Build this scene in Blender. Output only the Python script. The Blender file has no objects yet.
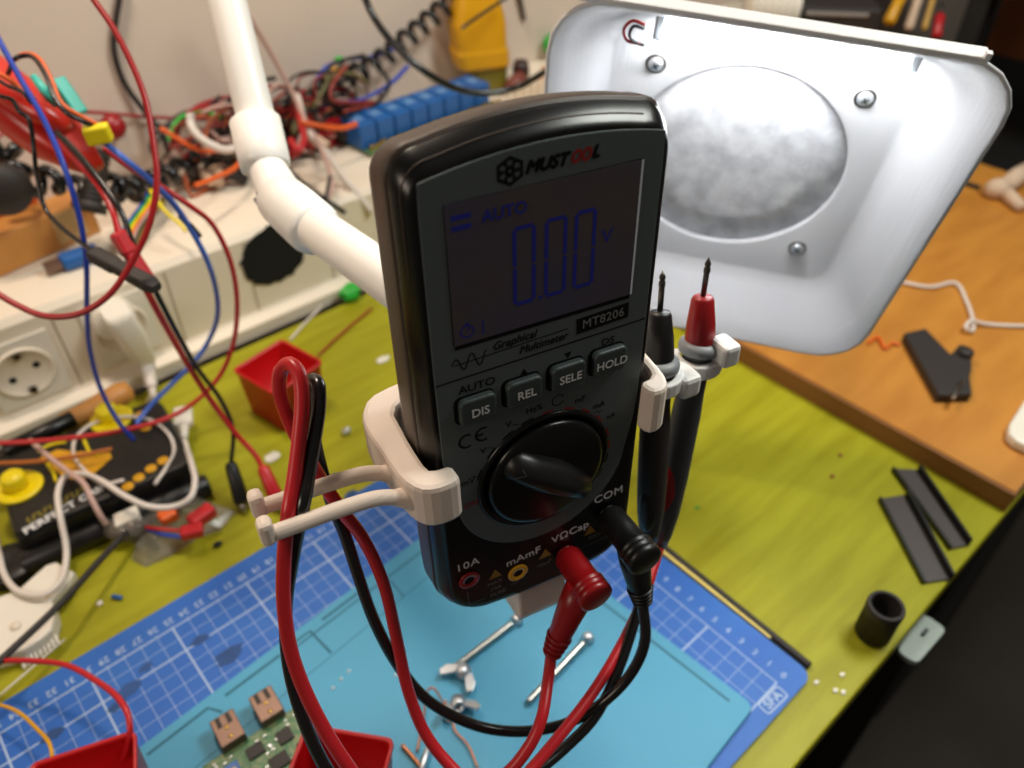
import bpy, bmesh, math, random
from mathutils import Vector, Matrix
random.seed(7)
SC = bpy.context.scene
COL = SC.collection
# ---------------------------------------------------------------- camera geometry (metres, desk top is z = 0)
F = 780.0; PT = math.radians(40.5); CH = 0.433; TH = math.radians(48.4)
cp, sp = math.cos(PT), math.sin(PT)
V = Vector
def ray(x, y):
    r = (x-512)/F; v = (y-384)/F
    fw = cp - v*sp; up = -(v*cp + sp)
    return V((r*math.sin(TH)+fw*math.cos(TH), -r*math.cos(TH)+fw*math.sin(TH), up))
def az(x, y, z=0.0):
    d = ray(x, y); t = (z-CH)/d.z; return V((d.x*t, d.y*t, z))
def ad(x, y, dep): return V((0, 0, CH)) + ray(x, y)*dep
def ay(x, y, Y):
    d = ray(x, y); t = Y/d.y; return V((d.x*t, Y, CH+d.z*t))
def frame(O, R, U, N):
    m = Matrix.Identity(4)
    for i, a in enumerate((R, U, N)):
        for j in range(3): m[j][i] = a[j]
    for j in range(3): m[j][3] = O[j]
    return m
MET = frame((0.13537923, 0.13633801, 0.31886088), (0.9666001, -0.25628937, 0), (0.00894437, 0.03373386, 0.99939083), (-0.25613325, -0.96601128, 0.0348995))
HOOD = frame((0.36713707, 0.22699956, 0.24260054), (0.56947303, -0.81778808, -0.08320535), (-0.15380638, -0.20544101, 0.96650794), (-0.80749246, -0.53760269, -0.24277414))

# ---------------------------------------------------------------- materials
MATS = {}
def mat(name, col, rough=.5, metal=0, spec=.5, noise=0, nscale=40, col2=None, bump=0, bscale=200, emit=None, estr=0, trans=0, coat=0, alpha=1, sss=0, stretch=None):
    if name in MATS: return MATS[name]
    m = bpy.data.materials.new(name); m.use_nodes = True
    nt = m.node_tree; b = nt.nodes['Principled BSDF']
    b.inputs['Base Color'].default_value = (*col, 1)
    b.inputs['Roughness'].default_value = rough
    b.inputs['Metallic'].default_value = metal
    b.inputs['Specular IOR Level'].default_value = spec
    b.inputs['Transmission Weight'].default_value = trans
    b.inputs['Coat Weight'].default_value = coat
    b.inputs['Alpha'].default_value = alpha
    if emit:
        b.inputs['Emission Color'].default_value = (*emit, 1); b.inputs['Emission Strength'].default_value = estr
    tc = nt.nodes.new('ShaderNodeTexCoord')
    src = tc.outputs['Object']
    if stretch:
        mp = nt.nodes.new('ShaderNodeMapping'); mp.inputs['Scale'].default_value = stretch
        nt.links.new(src, mp.inputs['Vector']); src = mp.outputs['Vector']
    if noise or col2:
        n = nt.nodes.new('ShaderNodeTexNoise'); n.inputs['Scale'].default_value = nscale; n.inputs['Detail'].default_value = 6
        nt.links.new(src, n.inputs['Vector'])
        mx = nt.nodes.new('ShaderNodeMix'); mx.data_type = 'RGBA'
        c2 = col2 or tuple(c*(1-noise) for c in col)
        mx.inputs[6].default_value = (*col, 1); mx.inputs[7].default_value = (*c2, 1)
        cr = nt.nodes.new('ShaderNodeValToRGB'); cr.color_ramp.elements[0].position = .38; cr.color_ramp.elements[1].position = .68
        nt.links.new(n.outputs['Fac'], cr.inputs['Fac']); nt.links.new(cr.outputs['Color'], mx.inputs[0])
        nt.links.new(mx.outputs[2], b.inputs['Base Color'])
    if bump:
        n2 = nt.nodes.new('ShaderNodeTexNoise'); n2.inputs['Scale'].default_value = bscale; n2.inputs['Detail'].default_value = 4
        nt.links.new(src, n2.inputs['Vector'])
        bp = nt.nodes.new('ShaderNodeBump'); bp.inputs['Strength'].default_value = bump; bp.inputs['Distance'].default_value = .001
        nt.links.new(n2.outputs['Fac'], bp.inputs['Height']); nt.links.new(bp.outputs['Normal'], b.inputs['Normal'])
    MATS[name] = m
    return m
def srgb(r, g, b):
    f = lambda c: (c/255/12.92) if c/255 <= .04045 else ((c/255+.055)/1.055)**2.4
    return (f(r), f(g), f(b))
M = dict(
 wall=mat('painted_plaster', srgb(220,204,190), .8, noise=.05, nscale=6, bump=.25, bscale=60),
 floor=mat('dark_floor', srgb(66,58,50), .7, noise=.3, nscale=4),
 dark=mat('dark_laminate', srgb(34,32,31), .6, noise=.3, nscale=8),
 desk=mat('green_stained_wood', srgb(160,157,34), .42, spec=.2, col2=srgb(144,139,22), nscale=9, bump=.15, bscale=60, stretch=(1.2,9,1)),
 deskedge=mat('green_desk_edge', srgb(150,146,50), .5),
 beech=mat('beech_laminate', srgb(192,130,52), .45, col2=srgb(176,114,42), nscale=7, stretch=(1.5,7,1)),
 beechedge=mat('brown_edge_band', srgb(140,92,52), .55),
 bluemat=mat('blue_pvc', srgb(34,96,184), .5, spec=.4, col2=srgb(42,106,190), nscale=14),
 stain=mat('grey_smudge', srgb(40,80,140), .7, noise=.3, nscale=60),
 matline=mat('pale_print', srgb(168,190,222), .6),
 teal=mat('teal_silicone', srgb(70,154,190), .55, noise=.05, nscale=6, bump=.05, bscale=900),
 tealdark=mat('teal_groove', srgb(20,98,122), .6),
 duct=mat('cream_pvc', srgb(238,226,208), .5, noise=.05, nscale=12),
 ductgroove=mat('cream_groove', srgb(160,145,122), .6),
 socket=mat('socket_plastic', srgb(232,226,214), .4),
 black=mat('black_plastic', srgb(16,15,15), .4),
 blackm=mat('matt_black_plastic', srgb(40,34,32), .6, bump=.1, bscale=300),
 rubber=mat('soft_black_rubber', srgb(66,54,47), .42, spec=.4, bump=.08, bscale=1500),
 gloss=mat('glossy_black', srgb(12,12,13), .28, spec=.35),
 void=mat('hole_black', (.002,.002,.002), .9),
 panel=mat('grey_faceplate', srgb(88,97,99), .5, spec=.35, bump=.03, bscale=2500),
 print_black=mat('black_print', srgb(8,8,9), .6, spec=.2),
 print_white=mat('white_print', srgb(225,226,228), .6),
 print_grey=mat('grey_print', srgb(120,120,120), .6),
 print_red=mat('red_print', srgb(150,26,20), .6),
 print_yellow=mat('yellow_print', srgb(150,112,20), .6),
 lcd=mat('lcd_glass', srgb(84,74,74), .28, spec=.4, col2=srgb(72,70,92), nscale=.02),
 lcdblue=mat('lcd_segment', srgb(16,20,96), .35, emit=(.01,.02,.30), estr=.08),
 edgeglint=mat('painted_glint', srgb(230,238,250), .15),  # near-white colour of the painted screen edge highlight
 button=mat('button_rubber', srgb(58,68,68), .5, spec=.45, bump=.05, bscale=1800),
 print3d=mat('printed_beige_plastic', srgb(232,216,202), .5, bump=.2, bscale=2.5, stretch=(.03,1,.03)),
 print3dw=mat('printed_white_plastic', srgb(232,230,228), .5, bump=.2, bscale=2.5, stretch=(.03,1,.03)),
 hoodp=mat('frosted_white_plastic', srgb(214,213,215), .5, bump=.25, bscale=.9, stretch=(1,.05,1)),
 filter=mat('grey_filter_fleece', srgb(222,222,224), .95, col2=srgb(186,186,190), nscale=.09, bump=.35, bscale=.5),
 led=mat('led_diffuser', (1,1,1), .4, emit=(.93,.97,1), estr=42),
 pvc=mat('white_pvc_pipe', srgb(250,247,242), .32, spec=.5),
 steel=mat('steel', srgb(178,176,170), .28, metal=1),
 steeld=mat('dark_steel', srgb(96,92,86), .3, metal=1),
 zinc=mat('bright_zinc', srgb(205,208,212), .35, metal=.8),
 red=mat('red_pvc', srgb(190,30,38), .32, spec=.5),
 redd=mat('deep_red_pvc', srgb(150,16,22), .35),
 redbin=mat('red_bin_plastic', srgb(186,10,16), .38),
 blackc=mat('black_cable_pvc', srgb(18,18,19), .25, spec=.6),
 blue=mat('blue_pvc_wire', srgb(28,64,176), .35),
 bluel=mat('light_blue_wire', srgb(70,110,210), .35),
 orange=mat('orange_pvc', srgb(226,96,28), .4),
 yellow=mat('yellow_plastic', srgb(236,214,14), .38),
 yellowd=mat('amber_plastic', srgb(214,156,14), .35),
 olive=mat('olive_plastic', srgb(120,108,26), .5),
 green=mat('green_plastic', srgb(30,170,50), .4),
 mint=mat('mint_plastic', srgb(60,190,176), .4),
 whitec=mat('white_cable_pvc', srgb(226,216,208), .4),
 pinkc=mat('pink_grey_cable', srgb(198,164,154), .45),
 relay=mat('relay_blue', srgb(22,92,164), .4),
 relaytop=mat('relay_print', srgb(96,140,190), .5),
 wood=mat('orange_wood', srgb(212,146,74), .45, noise=.15, nscale=30),
 pcb=mat('green_circuit_board', srgb(44,104,62), .45, col2=srgb(120,130,90), nscale=400),
 gold=mat('gold_contact', srgb(205,170,90), .3, metal=.9),
 usb=mat('usb_shell', srgb(122,98,86), .42, metal=.7),
 copper=mat('copper_wire', srgb(190,120,80), .35, metal=.6),
 tape=mat('masking_tape', srgb(206,172,118), .7),
 bag=mat('clear_plastic_bag', srgb(190,185,175), .12, trans=.7, alpha=.55),
 greyr=mat('grey_rubber', srgb(128,132,136), .45),
 greyclip=mat('grey_green_plastic', srgb(150,160,152), .5),
 cloth=mat('beige_cloth', srgb(206,180,156), .8),
 rackwood=mat('dark_orange_wood', srgb(150,84,34), .55, noise=.2, nscale=12),
 shrink=mat('red_shrink_wrap', srgb(200,34,18), .3, spec=.6),
)

# ---------------------------------------------------------------- mesh helpers
def nb(): return bmesh.new()
def tf(bm, M4, start=0):
    bm.verts.ensure_lookup_table()
    for v in bm.verts[start:]: v.co = M4 @ v.co
def box(bm, c, s, bev=0, M4=None, seg=2, mi=0):
    t = bmesh.new(); bmesh.ops.create_cube(t, size=1)
    for v in t.verts: v.co = V((v.co.x*s[0], v.co.y*s[1], v.co.z*s[2]))
    if bev: bmesh.ops.bevel(t, geom=t.edges[:], offset=bev, segments=seg, profile=.5, affect='EDGES')
    mm = Matrix.Translation(c)
    if M4 is not None: mm = M4 @ mm
    merge(bm, t, mm, mi)
def merge(bm, t, M4=None, mi=0):
    n = len(bm.verts)
    mp = {}
    for v in t.verts: mp[v] = bm.verts.new(M4 @ v.co if M4 is not None else v.co)
    for f in t.faces:
        try:
            g = bm.faces.new([mp[v] for v in f.verts]); g.material_index = mi or f.material_index; g.smooth = f.smooth
        except ValueError: pass
    t.free()
def basis(d):
    d = V(d).normalized(); a = V((0,0,1)) if abs(d.z) < .9 else V((1,0,0))
    x = d.cross(a).normalized(); return x, d.cross(x).normalized(), d
def lathe(bm, prof, M4=None, seg=24, mi=0):
    """prof: (radius, height) pairs about local z"""
    t = bmesh.new(); rings = []
    for r, z in prof:
        if r < 1e-7: rings.append([t.verts.new((0,0,z))])
        else: rings.append([t.verts.new((r*math.cos(2*math.pi*k/seg), r*math.sin(2*math.pi*k/seg), z)) for k in range(seg)])
    for a, b in zip(rings, rings[1:]):
        for k in range(seg):
            k2 = (k+1) % seg
            if len(a) == 1 and len(b) == 1: continue
            if len(a) == 1: vs = [a[0], b[k2], b[k]]
            elif len(b) == 1: vs = [a[k], a[k2], b[0]]
            else: vs = [a[k], a[k2], b[k2], b[k]]
            t.faces.new(vs)
    if len(rings[0]) > 1: t.faces.new(rings[0][::-1])
    if len(rings[-1]) > 1: t.faces.new(rings[-1])
    bmesh.ops.recalc_face_normals(t, faces=t.faces)
    for f in t.faces: f.smooth = True
    merge(bm, t, M4, mi)
def axis(p0, p1):
    x, y, d = basis(V(p1)-V(p0)); return frame(V(p0), x, y, d)
def rod(bm, p0, p1, prof, seg=20, mi=0):
    """prof: (radius, fraction of the way p0 to p1)"""
    L = (V(p1)-V(p0)).length
    lathe(bm, [(0, prof[0][1]*L)] + [(r, f*L) for r, f in prof] + [(0, prof[-1][1]*L)], axis(p0, p1), seg, mi)
def cyl(bm, p0, p1, r, seg=16, mi=0): rod(bm, p0, p1, [(r*.92,0),(r,.01),(r,.99),(r*.92,1)], seg, mi)
def smooth_path(pts, n=8):
    pts = [V(p) for p in pts]; out = []
    P = [pts[0]*2-pts[1]] + pts + [pts[-1]*2-pts[-2]]
    for i in range(1, len(P)-2):
        p0, p1, p2, p3 = P[i-1:i+3]
        # centripetal parametrisation keeps unevenly spaced bends round
        t01 = max((p1-p0).length, 1e-6)**.5; t12 = max((p2-p1).length, 1e-6)**.5; t23 = max((p3-p2).length, 1e-6)**.5
        m1 = (p2-p1) + t12*((p1-p0)/t01 - (p2-p0)/(t01+t12)); m2 = (p2-p1) + t12*((p3-p2)/t23 - (p3-p1)/(t12+t23))
        for k in range(n):
            t = k/n; t2 = t*t; t3 = t2*t
            out.append((2*t3-3*t2+1)*p1 + (t3-2*t2+t)*m1 + (-2*t3+3*t2)*p2 + (t3-t2)*m2)
    out.append(pts[-1]); return out
def sweep(bm, pts, r, seg=10, n=8, mi=0, raw=False):
    path = [V(p) for p in pts] if raw else smooth_path(pts, n)
    N = len(path); rr = r if callable(r) else (lambda t: r)
    d = (path[1]-path[0]).normalized(); x, y, _ = basis(d)
    rings = []
    for i, p in enumerate(path):
        dn = (path[min(i+1, N-1)]-path[max(i-1, 0)])
        dn = dn.normalized() if dn.length > 1e-9 else d
        q = d.rotation_difference(dn); x = (q @ x); x = (x - dn*x.dot(dn)).normalized(); y = dn.cross(x); d = dn
        R = rr(i/(N-1))
        rings.append([bm.verts.new(p + x*R*math.cos(2*math.pi*k/seg) + y*R*math.sin(2*math.pi*k/seg)) for k in range(seg)])
    for a, b in zip(rings, rings[1:]):
        for k in range(seg):
            f = bm.faces.new((a[k], a[(k+1)%seg], b[(k+1)%seg], b[k])); f.smooth = True; f.material_index = mi
    f = bm.faces.new(rings[0][::-1]); f.material_index = mi
    f = bm.faces.new(rings[-1]); f.material_index = mi
def prism(bm, poly, z0, z1, M4=None, bev=0, mi=0, smooth=False):
    t = bmesh.new()
    a = [t.verts.new((p[0], p[1], z0)) for p in poly]; b = [t.verts.new((p[0], p[1], z1)) for p in poly]
    n = len(poly); t.faces.new(a[::-1]); top = t.faces.new(b)
    for k in range(n):
        f = t.faces.new((a[k], a[(k+1)%n], b[(k+1)%n], b[k])); f.smooth = smooth
    bmesh.ops.recalc_face_normals(t, faces=t.faces)
    if bev:
        ed = [e for e in t.edges if (abs(e.verts[0].co.z-e.verts[1].co.z) < 1e-9)]
        bmesh.ops.bevel(t, geom=ed, offset=bev, segments=2, profile=.5, affect='EDGES')
    merge(bm, t, M4, mi)
def loft(bm, rings, caps=(True, True), smooth=True, mi=0, close=True):
    R = [[bm.verts.new(p) for p in r] for r in rings]; n = len(R[0])
    for a, b in zip(R, R[1:]):
        for k in range(n if close else n-1):
            f = bm.faces.new((a[k], a[(k+1)%n], b[(k+1)%n], b[k])); f.smooth = smooth; f.material_index = mi
    if caps[0]: bm.faces.new(R[0][::-1]).material_index = mi
    if caps[1]: bm.faces.new(R[-1]).material_index = mi
def rrect(w, h, r, k=6, cx=0, cy=0):
    out = []
    for sx, sy, a0 in ((1,1,0), (-1,1,90), (-1,-1,180), (1,-1,270)):
        for i in range(k+1):
            a = math.radians(a0+90*i/k); out.append((cx+sx*(w/2-r)+r*math.cos(a), cy+sy*(h/2-r)+r*math.sin(a)))
    return out
def obj(name, bm, m, parent=None, fixn=True):
    if fixn: bmesh.ops.recalc_face_normals(bm, faces=bm.faces)
    me = bpy.data.meshes.new(name); bm.to_mesh(me); bm.free()
    for mm in (m if isinstance(m, (list, tuple)) else [m]): me.materials.append(mm)
    o = bpy.data.objects.new(name, me); COL.objects.link(o)
    if parent is not None: o.parent = parent
    return o
def tag(o, label, cat, group=None, kind=None):
    if label: o['label'] = label
    if cat: o['category'] = cat
    if group: o['group'] = group
    if kind: o['kind'] = kind
    return o
def thing(name, label, cat, M4=None, loc=(0,0,0), group=None):
    o = bpy.data.objects.new(name, None); COL.objects.link(o); o.empty_display_size = .01
    o.matrix_world = M4 if M4 is not None else Matrix.Translation(loc)
    return tag(o, label, cat, group)
def struct(name, bm, m): o = obj(name, bm, m); o['kind'] = 'structure'; return o
MM = Matrix.Scale(.001, 4)          # local frames given in millimetres
def mmframe(fr): return fr @ MM
def text(bm, s, size, M4, shear=0, off=0, align='CENTER', ext=0, sx=1, mi=0, space=1):
    cu = bpy.data.curves.new('t', 'FONT'); cu.body = s; cu.size = size; cu.align_x = align; cu.align_y = 'CENTER'
    cu.shear = shear; cu.extrude = ext; cu.space_character = space; cu.resolution_u = 3
    o = bpy.data.objects.new('t', cu); COL.objects.link(o)
    dg = bpy.context.evaluated_depsgraph_get(); dg.update()
    me = o.evaluated_get(dg).to_mesh()
    t = bmesh.new(); t.from_mesh(me); o.evaluated_get(dg).to_mesh_clear()
    bpy.data.objects.remove(o); bpy.data.curves.remove(cu)
    k = off*.8
    for i, (dx, dy) in enumerate(((-k,0),(k,0),(0,k),(0,-k)) if off else ((0,0),)):
        merge(bm, t.copy(), M4 @ Matrix.Diagonal((sx, 1, 1, 1)) @ Matrix.Translation((dx, dy, i*size*.006)), mi)
    t.free()
def T(x, y, z=0, rz=0): return Matrix.Translation((x, y, z)) @ Matrix.Rotation(math.radians(rz), 4, 'Z')
def strip(bm, pts, w, z, M4=None, mi=0, closed=False):
    """flat line of width w along 2-D points at height z"""
    t = bmesh.new(); P = [V((p[0], p[1], 0)) for p in pts]; n = len(P); L = []
    for i, p in enumerate(P):
        a = P[i-1] if (i or closed) else p; b = P[(i+1) % n] if (i < n-1 or closed) else p
        d = (b-a).normalized(); q = V((-d.y, d.x, 0))*w/2
        L.append((t.verts.new((p.x+q.x, p.y+q.y, z)), t.verts.new((p.x-q.x, p.y-q.y, z))))
    for i in range(n if closed else n-1):
        a, b = L[i], L[(i+1) % n]; t.faces.new((a[0], b[0], b[1], a[1]))
    merge(bm, t, M4, mi)
def arc(cx, cy, r, a0, a1, k=12): return [(cx+r*math.cos(math.radians(a0+(a1-a0)*i/k)), cy+r*math.sin(math.radians(a0+(a1-a0)*i/k))) for i in range(k+1)]
def wire(name, label, pts, r, m, cat='wire', n=8, seg=8, group=None, parts=None):
    bm = nb(); sweep(bm, pts, r, seg, n)
    o = obj(name, bm, m); tag(o, label, cat, group); return o

# ================================================================= SETTING
bm = nb(); box(bm, (.6, .775, .1), (3.0, .03, 1.7)); struct('wall_back', bm, M['wall'])
bm = nb(); box(bm, (.8, 0, -.735), (3.6, 2.6, .03)); struct('floor', bm, M['floor'])
bm = nb(); box(bm, (2.2, -.25, .1), (.03, 2.1, 1.7)); struct('wall_right', bm, M['dark'])

# desk
t = thing('desk', 'green-stained wooden desk under the cutting mats, with a straight front edge', 'desk')
bm = nb(); box(bm, (.2, .308, -.009), (1.0, .54, .018), .0012); obj('desktop', bm, M['desk'], t)
for x in (-.25, .62):
    bm = nb(); box(bm, (x, .3, -.369), (.02, .5, .702)); obj('side_panel', bm, M['dark'], t)
# beech board lying over the right end of the desk
t = thing('side_board', 'beech laminate board with a brown front edge overlapping the green desk at right', 'board')
bm = nb(); box(bm, (.769, .302, .0175), (.518, .524, .001)); obj('laminate_top', bm, M['beech'], t)
bm = nb(); box(bm, (.769, .302, .0086), (.523, .526, .0168)); obj('core', bm, M['beechedge'], t)
# side cabinet legs under the board end
bm = nb(); box(bm, (.90, .3, -.37), (.22, .48, .7), .002); box(bm, (.90, .3, -.01), (.24, .5, .016)); tag(obj('pedestal_cabinet', bm, M['dark']), 'dark pedestal cabinet holding up the far end of the beech board', 'cabinet')

# ================================================================= CUTTING MAT
t = thing('cutting_mat', 'large blue cutting mat with a printed white grid and rulers on the green desk', 'cutting mat')
bm = nb(); prism(bm, rrect(.455, .3, .008, 6, .0645, .2107), .0001, .0025); obj('mat_sheet', bm, M['bluemat'], t)
bm = nb(); z = .0027
GX, GY, GT = .2715, .072, .342
for k in range(0, 43):
    x = GX - .01*k; thick = .0011 if k % 5 == 0 and k else .0003
    strip(bm, [(x, GY), (x, GT)], thick, z)
for k in range(0, 28):
    y = GY + .01*k; thick = .0011 if k % 5 == 0 and k else .0003
    strip(bm, [(GX, y), (GX-.42, y)], thick, z+.00002)
strip(bm, [(GX-.42, GY), (GX, GY), (GX, GT), (GX-.42, GT)], .0012, z+.00004, closed=True)
for k in range(0, 28):
    text(bm, str(k), .0058, frame((GX+.007, GY+.01*k, z), (0,-1,0), (1,0,0), (0,0,1)), off=.0001)
for k in range(1, 43):
    text(bm, str(k), .0062, frame((GX-.01*k, GT+.0062, z), (-1,0,0), (0,-1,0), (0,0,1)), off=.0001)
    strip(bm, [(GX-.01*k, GT), (GX-.01*k, GT+.002)], .0004, z)
obj('printed_grid', bm, M['matline'], t, False)
bm = nb()   # maker's badge in the corner
prism_pts = rrect(.018, .0075, .0015, 4)
LB = frame((.2665, .0645, z), (0.02, 1, 0), (-1, 0.02, 0), (0,0,1))
LB = frame(az(773, 700, z), (-.05, -1, 0), (1, -.05, 0), (0,0,1)) @ Matrix.Rotation(math.radians(90), 4, 'Z')
strip(bm, prism_pts, .0009, .0001, LB, closed=True)
text(bm, 'SFA', .0072, LB @ T(0, 0, .0001), off=.0002, sx=1.15)
obj('badge', bm, M['matline'], t, False)
bm = nb()
for px, py, r in ((128,690,.009),(118,705,.006),(230,655,.010),(200,640,.006),(145,668,.005),(330,480,.008),(350,495,.006),(52,735,.006)):
    bm = nb(); c = az(px, py, z+.0001); n_ = 14
    vs = [bm.verts.new((c.x+r*(.7+.5*random.random())*math.cos(2*math.pi*k/n_), c.y+.55*r*(.7+.5*random.random())*math.sin(2*math.pi*k/n_), c.z)) for k in range(n_)]
    bm.faces.new(vs); obj('dirt_smudge', bm, M['stain'], t, False)

# ================================================================= TEAL SILICONE MAT
tm = frame((.2486, .0715, .0026), (math.cos(math.radians(4)), math.sin(math.radians(4)), 0), (-math.sin(math.radians(4)), math.cos(math.radians(4)), 0), (0,0,1))
t = thing('soldering_mat', 'teal silicone soldering mat with thin grooves lying on the blue cutting mat', 'soldering mat', tm)
bm = nb(); prism(bm, rrect(.35, .228, .006, 6, -.175, .114), 0, .003, bev=.0008); obj('silicone_sheet', bm, M['teal'], t)
bm = nb(); z = .0031
def tl(px, py): return tm.inverted() @ az(px, py, .0057)
def seg_px(*pp, w=.0018):
    strip(bm, [(tl(*p).x, tl(*p).y) for p in pp], w, z)
seg_px((147,755),(208,708),(222,712)); seg_px((225,696),(280,655)); seg_px((284,650),(310,631),(331,653))
seg_px((322,620),(362,590)); seg_px((390,580),(404,597), w=.001)
strip(bm, [(-.008, .215), (-.008, .012)], .0016, z); strip(bm, [(-.008, .218), (-.17, .218)], .0012, z)
strip(bm, [(-.05, .200), (-.24, .196)], .0005, z)
obj('groove_lines', bm, M['tealdark'], t, False)

# ================================================================= CABLE DUCT AND SOCKETS
t = thing('cable_duct', 'long cream plastic cable duct with power sockets along the wall behind the desk', 'cable duct')
bm = nb()
prof = [(.589,-.003),(.589,.009),(.598,.013),(.600,.016),(.600,.088),(.604,.0935),(.652,.094),(.654,.090),(.657,.090),(.659,.094),(.7595,.094),(.7595,-.003)]
R = [[(x, p[0], p[1]) for p in prof] for x in (-.25, 1.15)]
loft(bm, R, smooth=False); obj('duct_body', bm, M['duct'], t)
for x in (.0595, .149, .2195, .3):
    bm = nb(); box(bm, (x, .5998, .051), (.0008, .0008, .070)); obj('module_joint', bm, M['ductgroove'], t)
def socket(x, z, plugged=False):
    bm = nb(); fr = frame((x, .5995, z), (1,0,0), (0,0,1), (0,-1,0))
    box(bm, (0,0,.0008), (.052,.058,.0016), .0007, fr); fp = obj('socket_plate', bm, M['socket'], t)
    bm = nb(); lathe(bm, [(.0215,.0010),(.0215,.0034),(.0203,.0038),(.0192,.0034),(.0180,.0019),(0,.0019)], fr, 40)
    obj('socket_well', bm, M['duct'], fp)
    if not plugged:
        bm = nb()
        for sx in (-.0095, .0095): lathe(bm, [(0,.0017),(.0028,.0017),(.0028,.0022),(0,.0022)], fr @ T(sx, sx*.3), 12)
        obj('pin_hole', bm, M['void'], fp)
        bm = nb(); box(bm, (0,-.0165,.003), (.005,.006,.003), .0006, fr); box(bm, (0,.0165,.003), (.005,.006,.003), .0006, fr)
        obj('earth_clip', bm, M['steeld'], fp)
    return fp
socket(.0265, .048); socket(.103, .052, True)
bm = nb()
hc = V((.2445, .5992, .0645)); n_ = 40
vs = []
for k in range(n_):
    a = 2*math.pi*k/n_; r = 1+.07*random.uniform(-1,1)
    vs.append((hc.x+.031*r*math.cos(a), hc.y, hc.z+.0285*r*math.sin(a)))
R = [vs, [(v[0], v[1]-.0008, v[2]) for v in vs]]
loft(bm, R, smooth=False); obj('torn_opening', bm, M['void'], t)
bm = nb(); text(bm, 'MOSAIC', .0045, frame((.036,.5980,.079), (1,0,0), (0,0,1), (0,-1,0))); bm.free()
# white plug with its lead in the second socket
t = thing('mains_plug', 'white angled mains plug with a ribbed collar in the second duct socket', 'plug')
bm = nb(); P0 = ay(112, 318, .596); P1 = ay(128, 332, .57)
rod(bm, (P0.x,.598,P0.z), (P0.x+.002,.586,P0.z+.001), [(.0165,0),(.0175,.4),(.0150,1)], 28)
A = V((P0.x+.002,.580,P0.z+.008)); B = ad(146, 362, .66)
dv = (B-A).normalized(); xx, yy, _ = basis(dv); fq = frame(A-dv*.010, xx, yy, dv); Lq = (B-A).length+.010
loft(bm, [[fq @ V((q[0], q[1], f*Lq)) for q in rrect(w_, h_, min(w_,h_)*.3, 3)] for f, w_, h_ in ((0,.020,.018),(.08,.026,.022),(.55,.025,.021),(.9,.020,.017),(1,.013,.012))]); obj('plug_body', bm, M['socket'], t)
bm = nb(); C_ = ad(152, 388, .64); prof = []
for k in range(9): prof += [(.0072-.0003*k, k/9), (.0056-.0002*k, k/9+.05), (.0056-.0002*k, k/9+.08)]
rod(bm, B, C_, prof, 16); obj('strain_relief', bm, M['whitec'], t)
bm = nb(); sweep(bm, [C_, ad(153,396,.64), ad(150,402,.65), V((.115,.585,-.03)), V((.12,.588,-.2))], .003); obj('lead', bm, M['whitec'], t)

# ================================================================= MULTIMETER (local millimetres)
def body_ring(w, yt, yb, n, rt=9, rb=17, cx=-.9, topbow=6, botbow=4, k=6):
    """closed outline, counter-clockwise seen from the front"""
    pts = []; w_ = w
    def top(x): return yt - topbow*(x/w_)**2
    def bot(x): return yb + botbow*(x/w_)**2
    for i in range(13): x = (w-rt) - 2*(w-rt)*i/12; pts.append((cx+x, top(x)))
    cy = top(w-rt)-rt
    for i in range(1, k+1): a = math.radians(90+90*i/k); pts.append((cx-(w-rt)+rt*math.cos(a), cy+rt*math.sin(a)))
    cy2 = bot(w-rb)+rb
    for i in range(1, 7): f = i/7; pts.append((cx-w, cy+(cy2-cy)*f))
    for i in range(0, k+1): a = math.radians(180+90*i/k); pts.append((cx-(w-rb)+rb*math.cos(a), cy2+rb*math.sin(a)))
    for i in range(1, 12): x = -(w-rb) + 2*(w-rb)*i/12; pts.append((cx+x, bot(x)))
    for i in range(0, k+1): a = math.radians(270+90*i/k); pts.append((cx+(w-rb)+rb*math.cos(a), cy2+rb*math.sin(a)))
    for i in range(1, 7): f = i/7; pts.append((cx+w, cy2+(cy-cy2)*f))
    for i in range(0, k): a = math.radians(0+90*i/k); pts.append((cx+(w-rt)+rt*math.cos(a), cy+rt*math.sin(a)))
    return [(x, y, n) for x, y in pts]
t = thing('multimeter', 'black handheld multimeter with grey faceplate and blue digits, held upright by a beige bracket', 'multimeter', mmframe(MET))
meter = t
bm = nb()
rings = [body_ring(34,24,-147,-34), body_ring(37.4,27.5,-151,-33), body_ring(39.4,30.5,-153,-30), body_ring(41.2,34,-154,-25), body_ring(42.7,37.3,-154.5,-18), body_ring(42.2,38.4,-154.5,-13), body_ring(42.2,38.9,-154.5,-9.2), body_ring(41.9,38.6,-154.2,-8.5), body_ring(41,37.8,-153.4,-8.3), body_ring(41,37.8,-153.4,-7)]
loft(bm, rings); obj('rear_shell', bm, M['rubber'], t)
bm = nb()
rings = [body_ring(41,37.6,-153.2,-8.4), body_ring(41.7,38.1,-154,-8.1), body_ring(41.6,37.9,-154,-7.4), body_ring(40.8,36.6,-153.4,-4.4), body_ring(40.2,36.0,-153,-3.4), body_ring(39.4,34.8,-152.2,-1.4), body_ring(38.6,33.8,-151.5,-.3), body_ring(37.9,33.2,-151,0), body_ring(36,31,-149,.02)]
loft(bm, rings); obj('front_bezel', bm, M['gloss'], t)
# raised ridge over the top of the bezel
bm = nb(); rp = body_ring(40.1,35.9,-153,-3.2)[0:20]; sweep(bm, rp, .28, 6, 2); obj('bezel_ridge', bm, M['rubber'], t)
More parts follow.
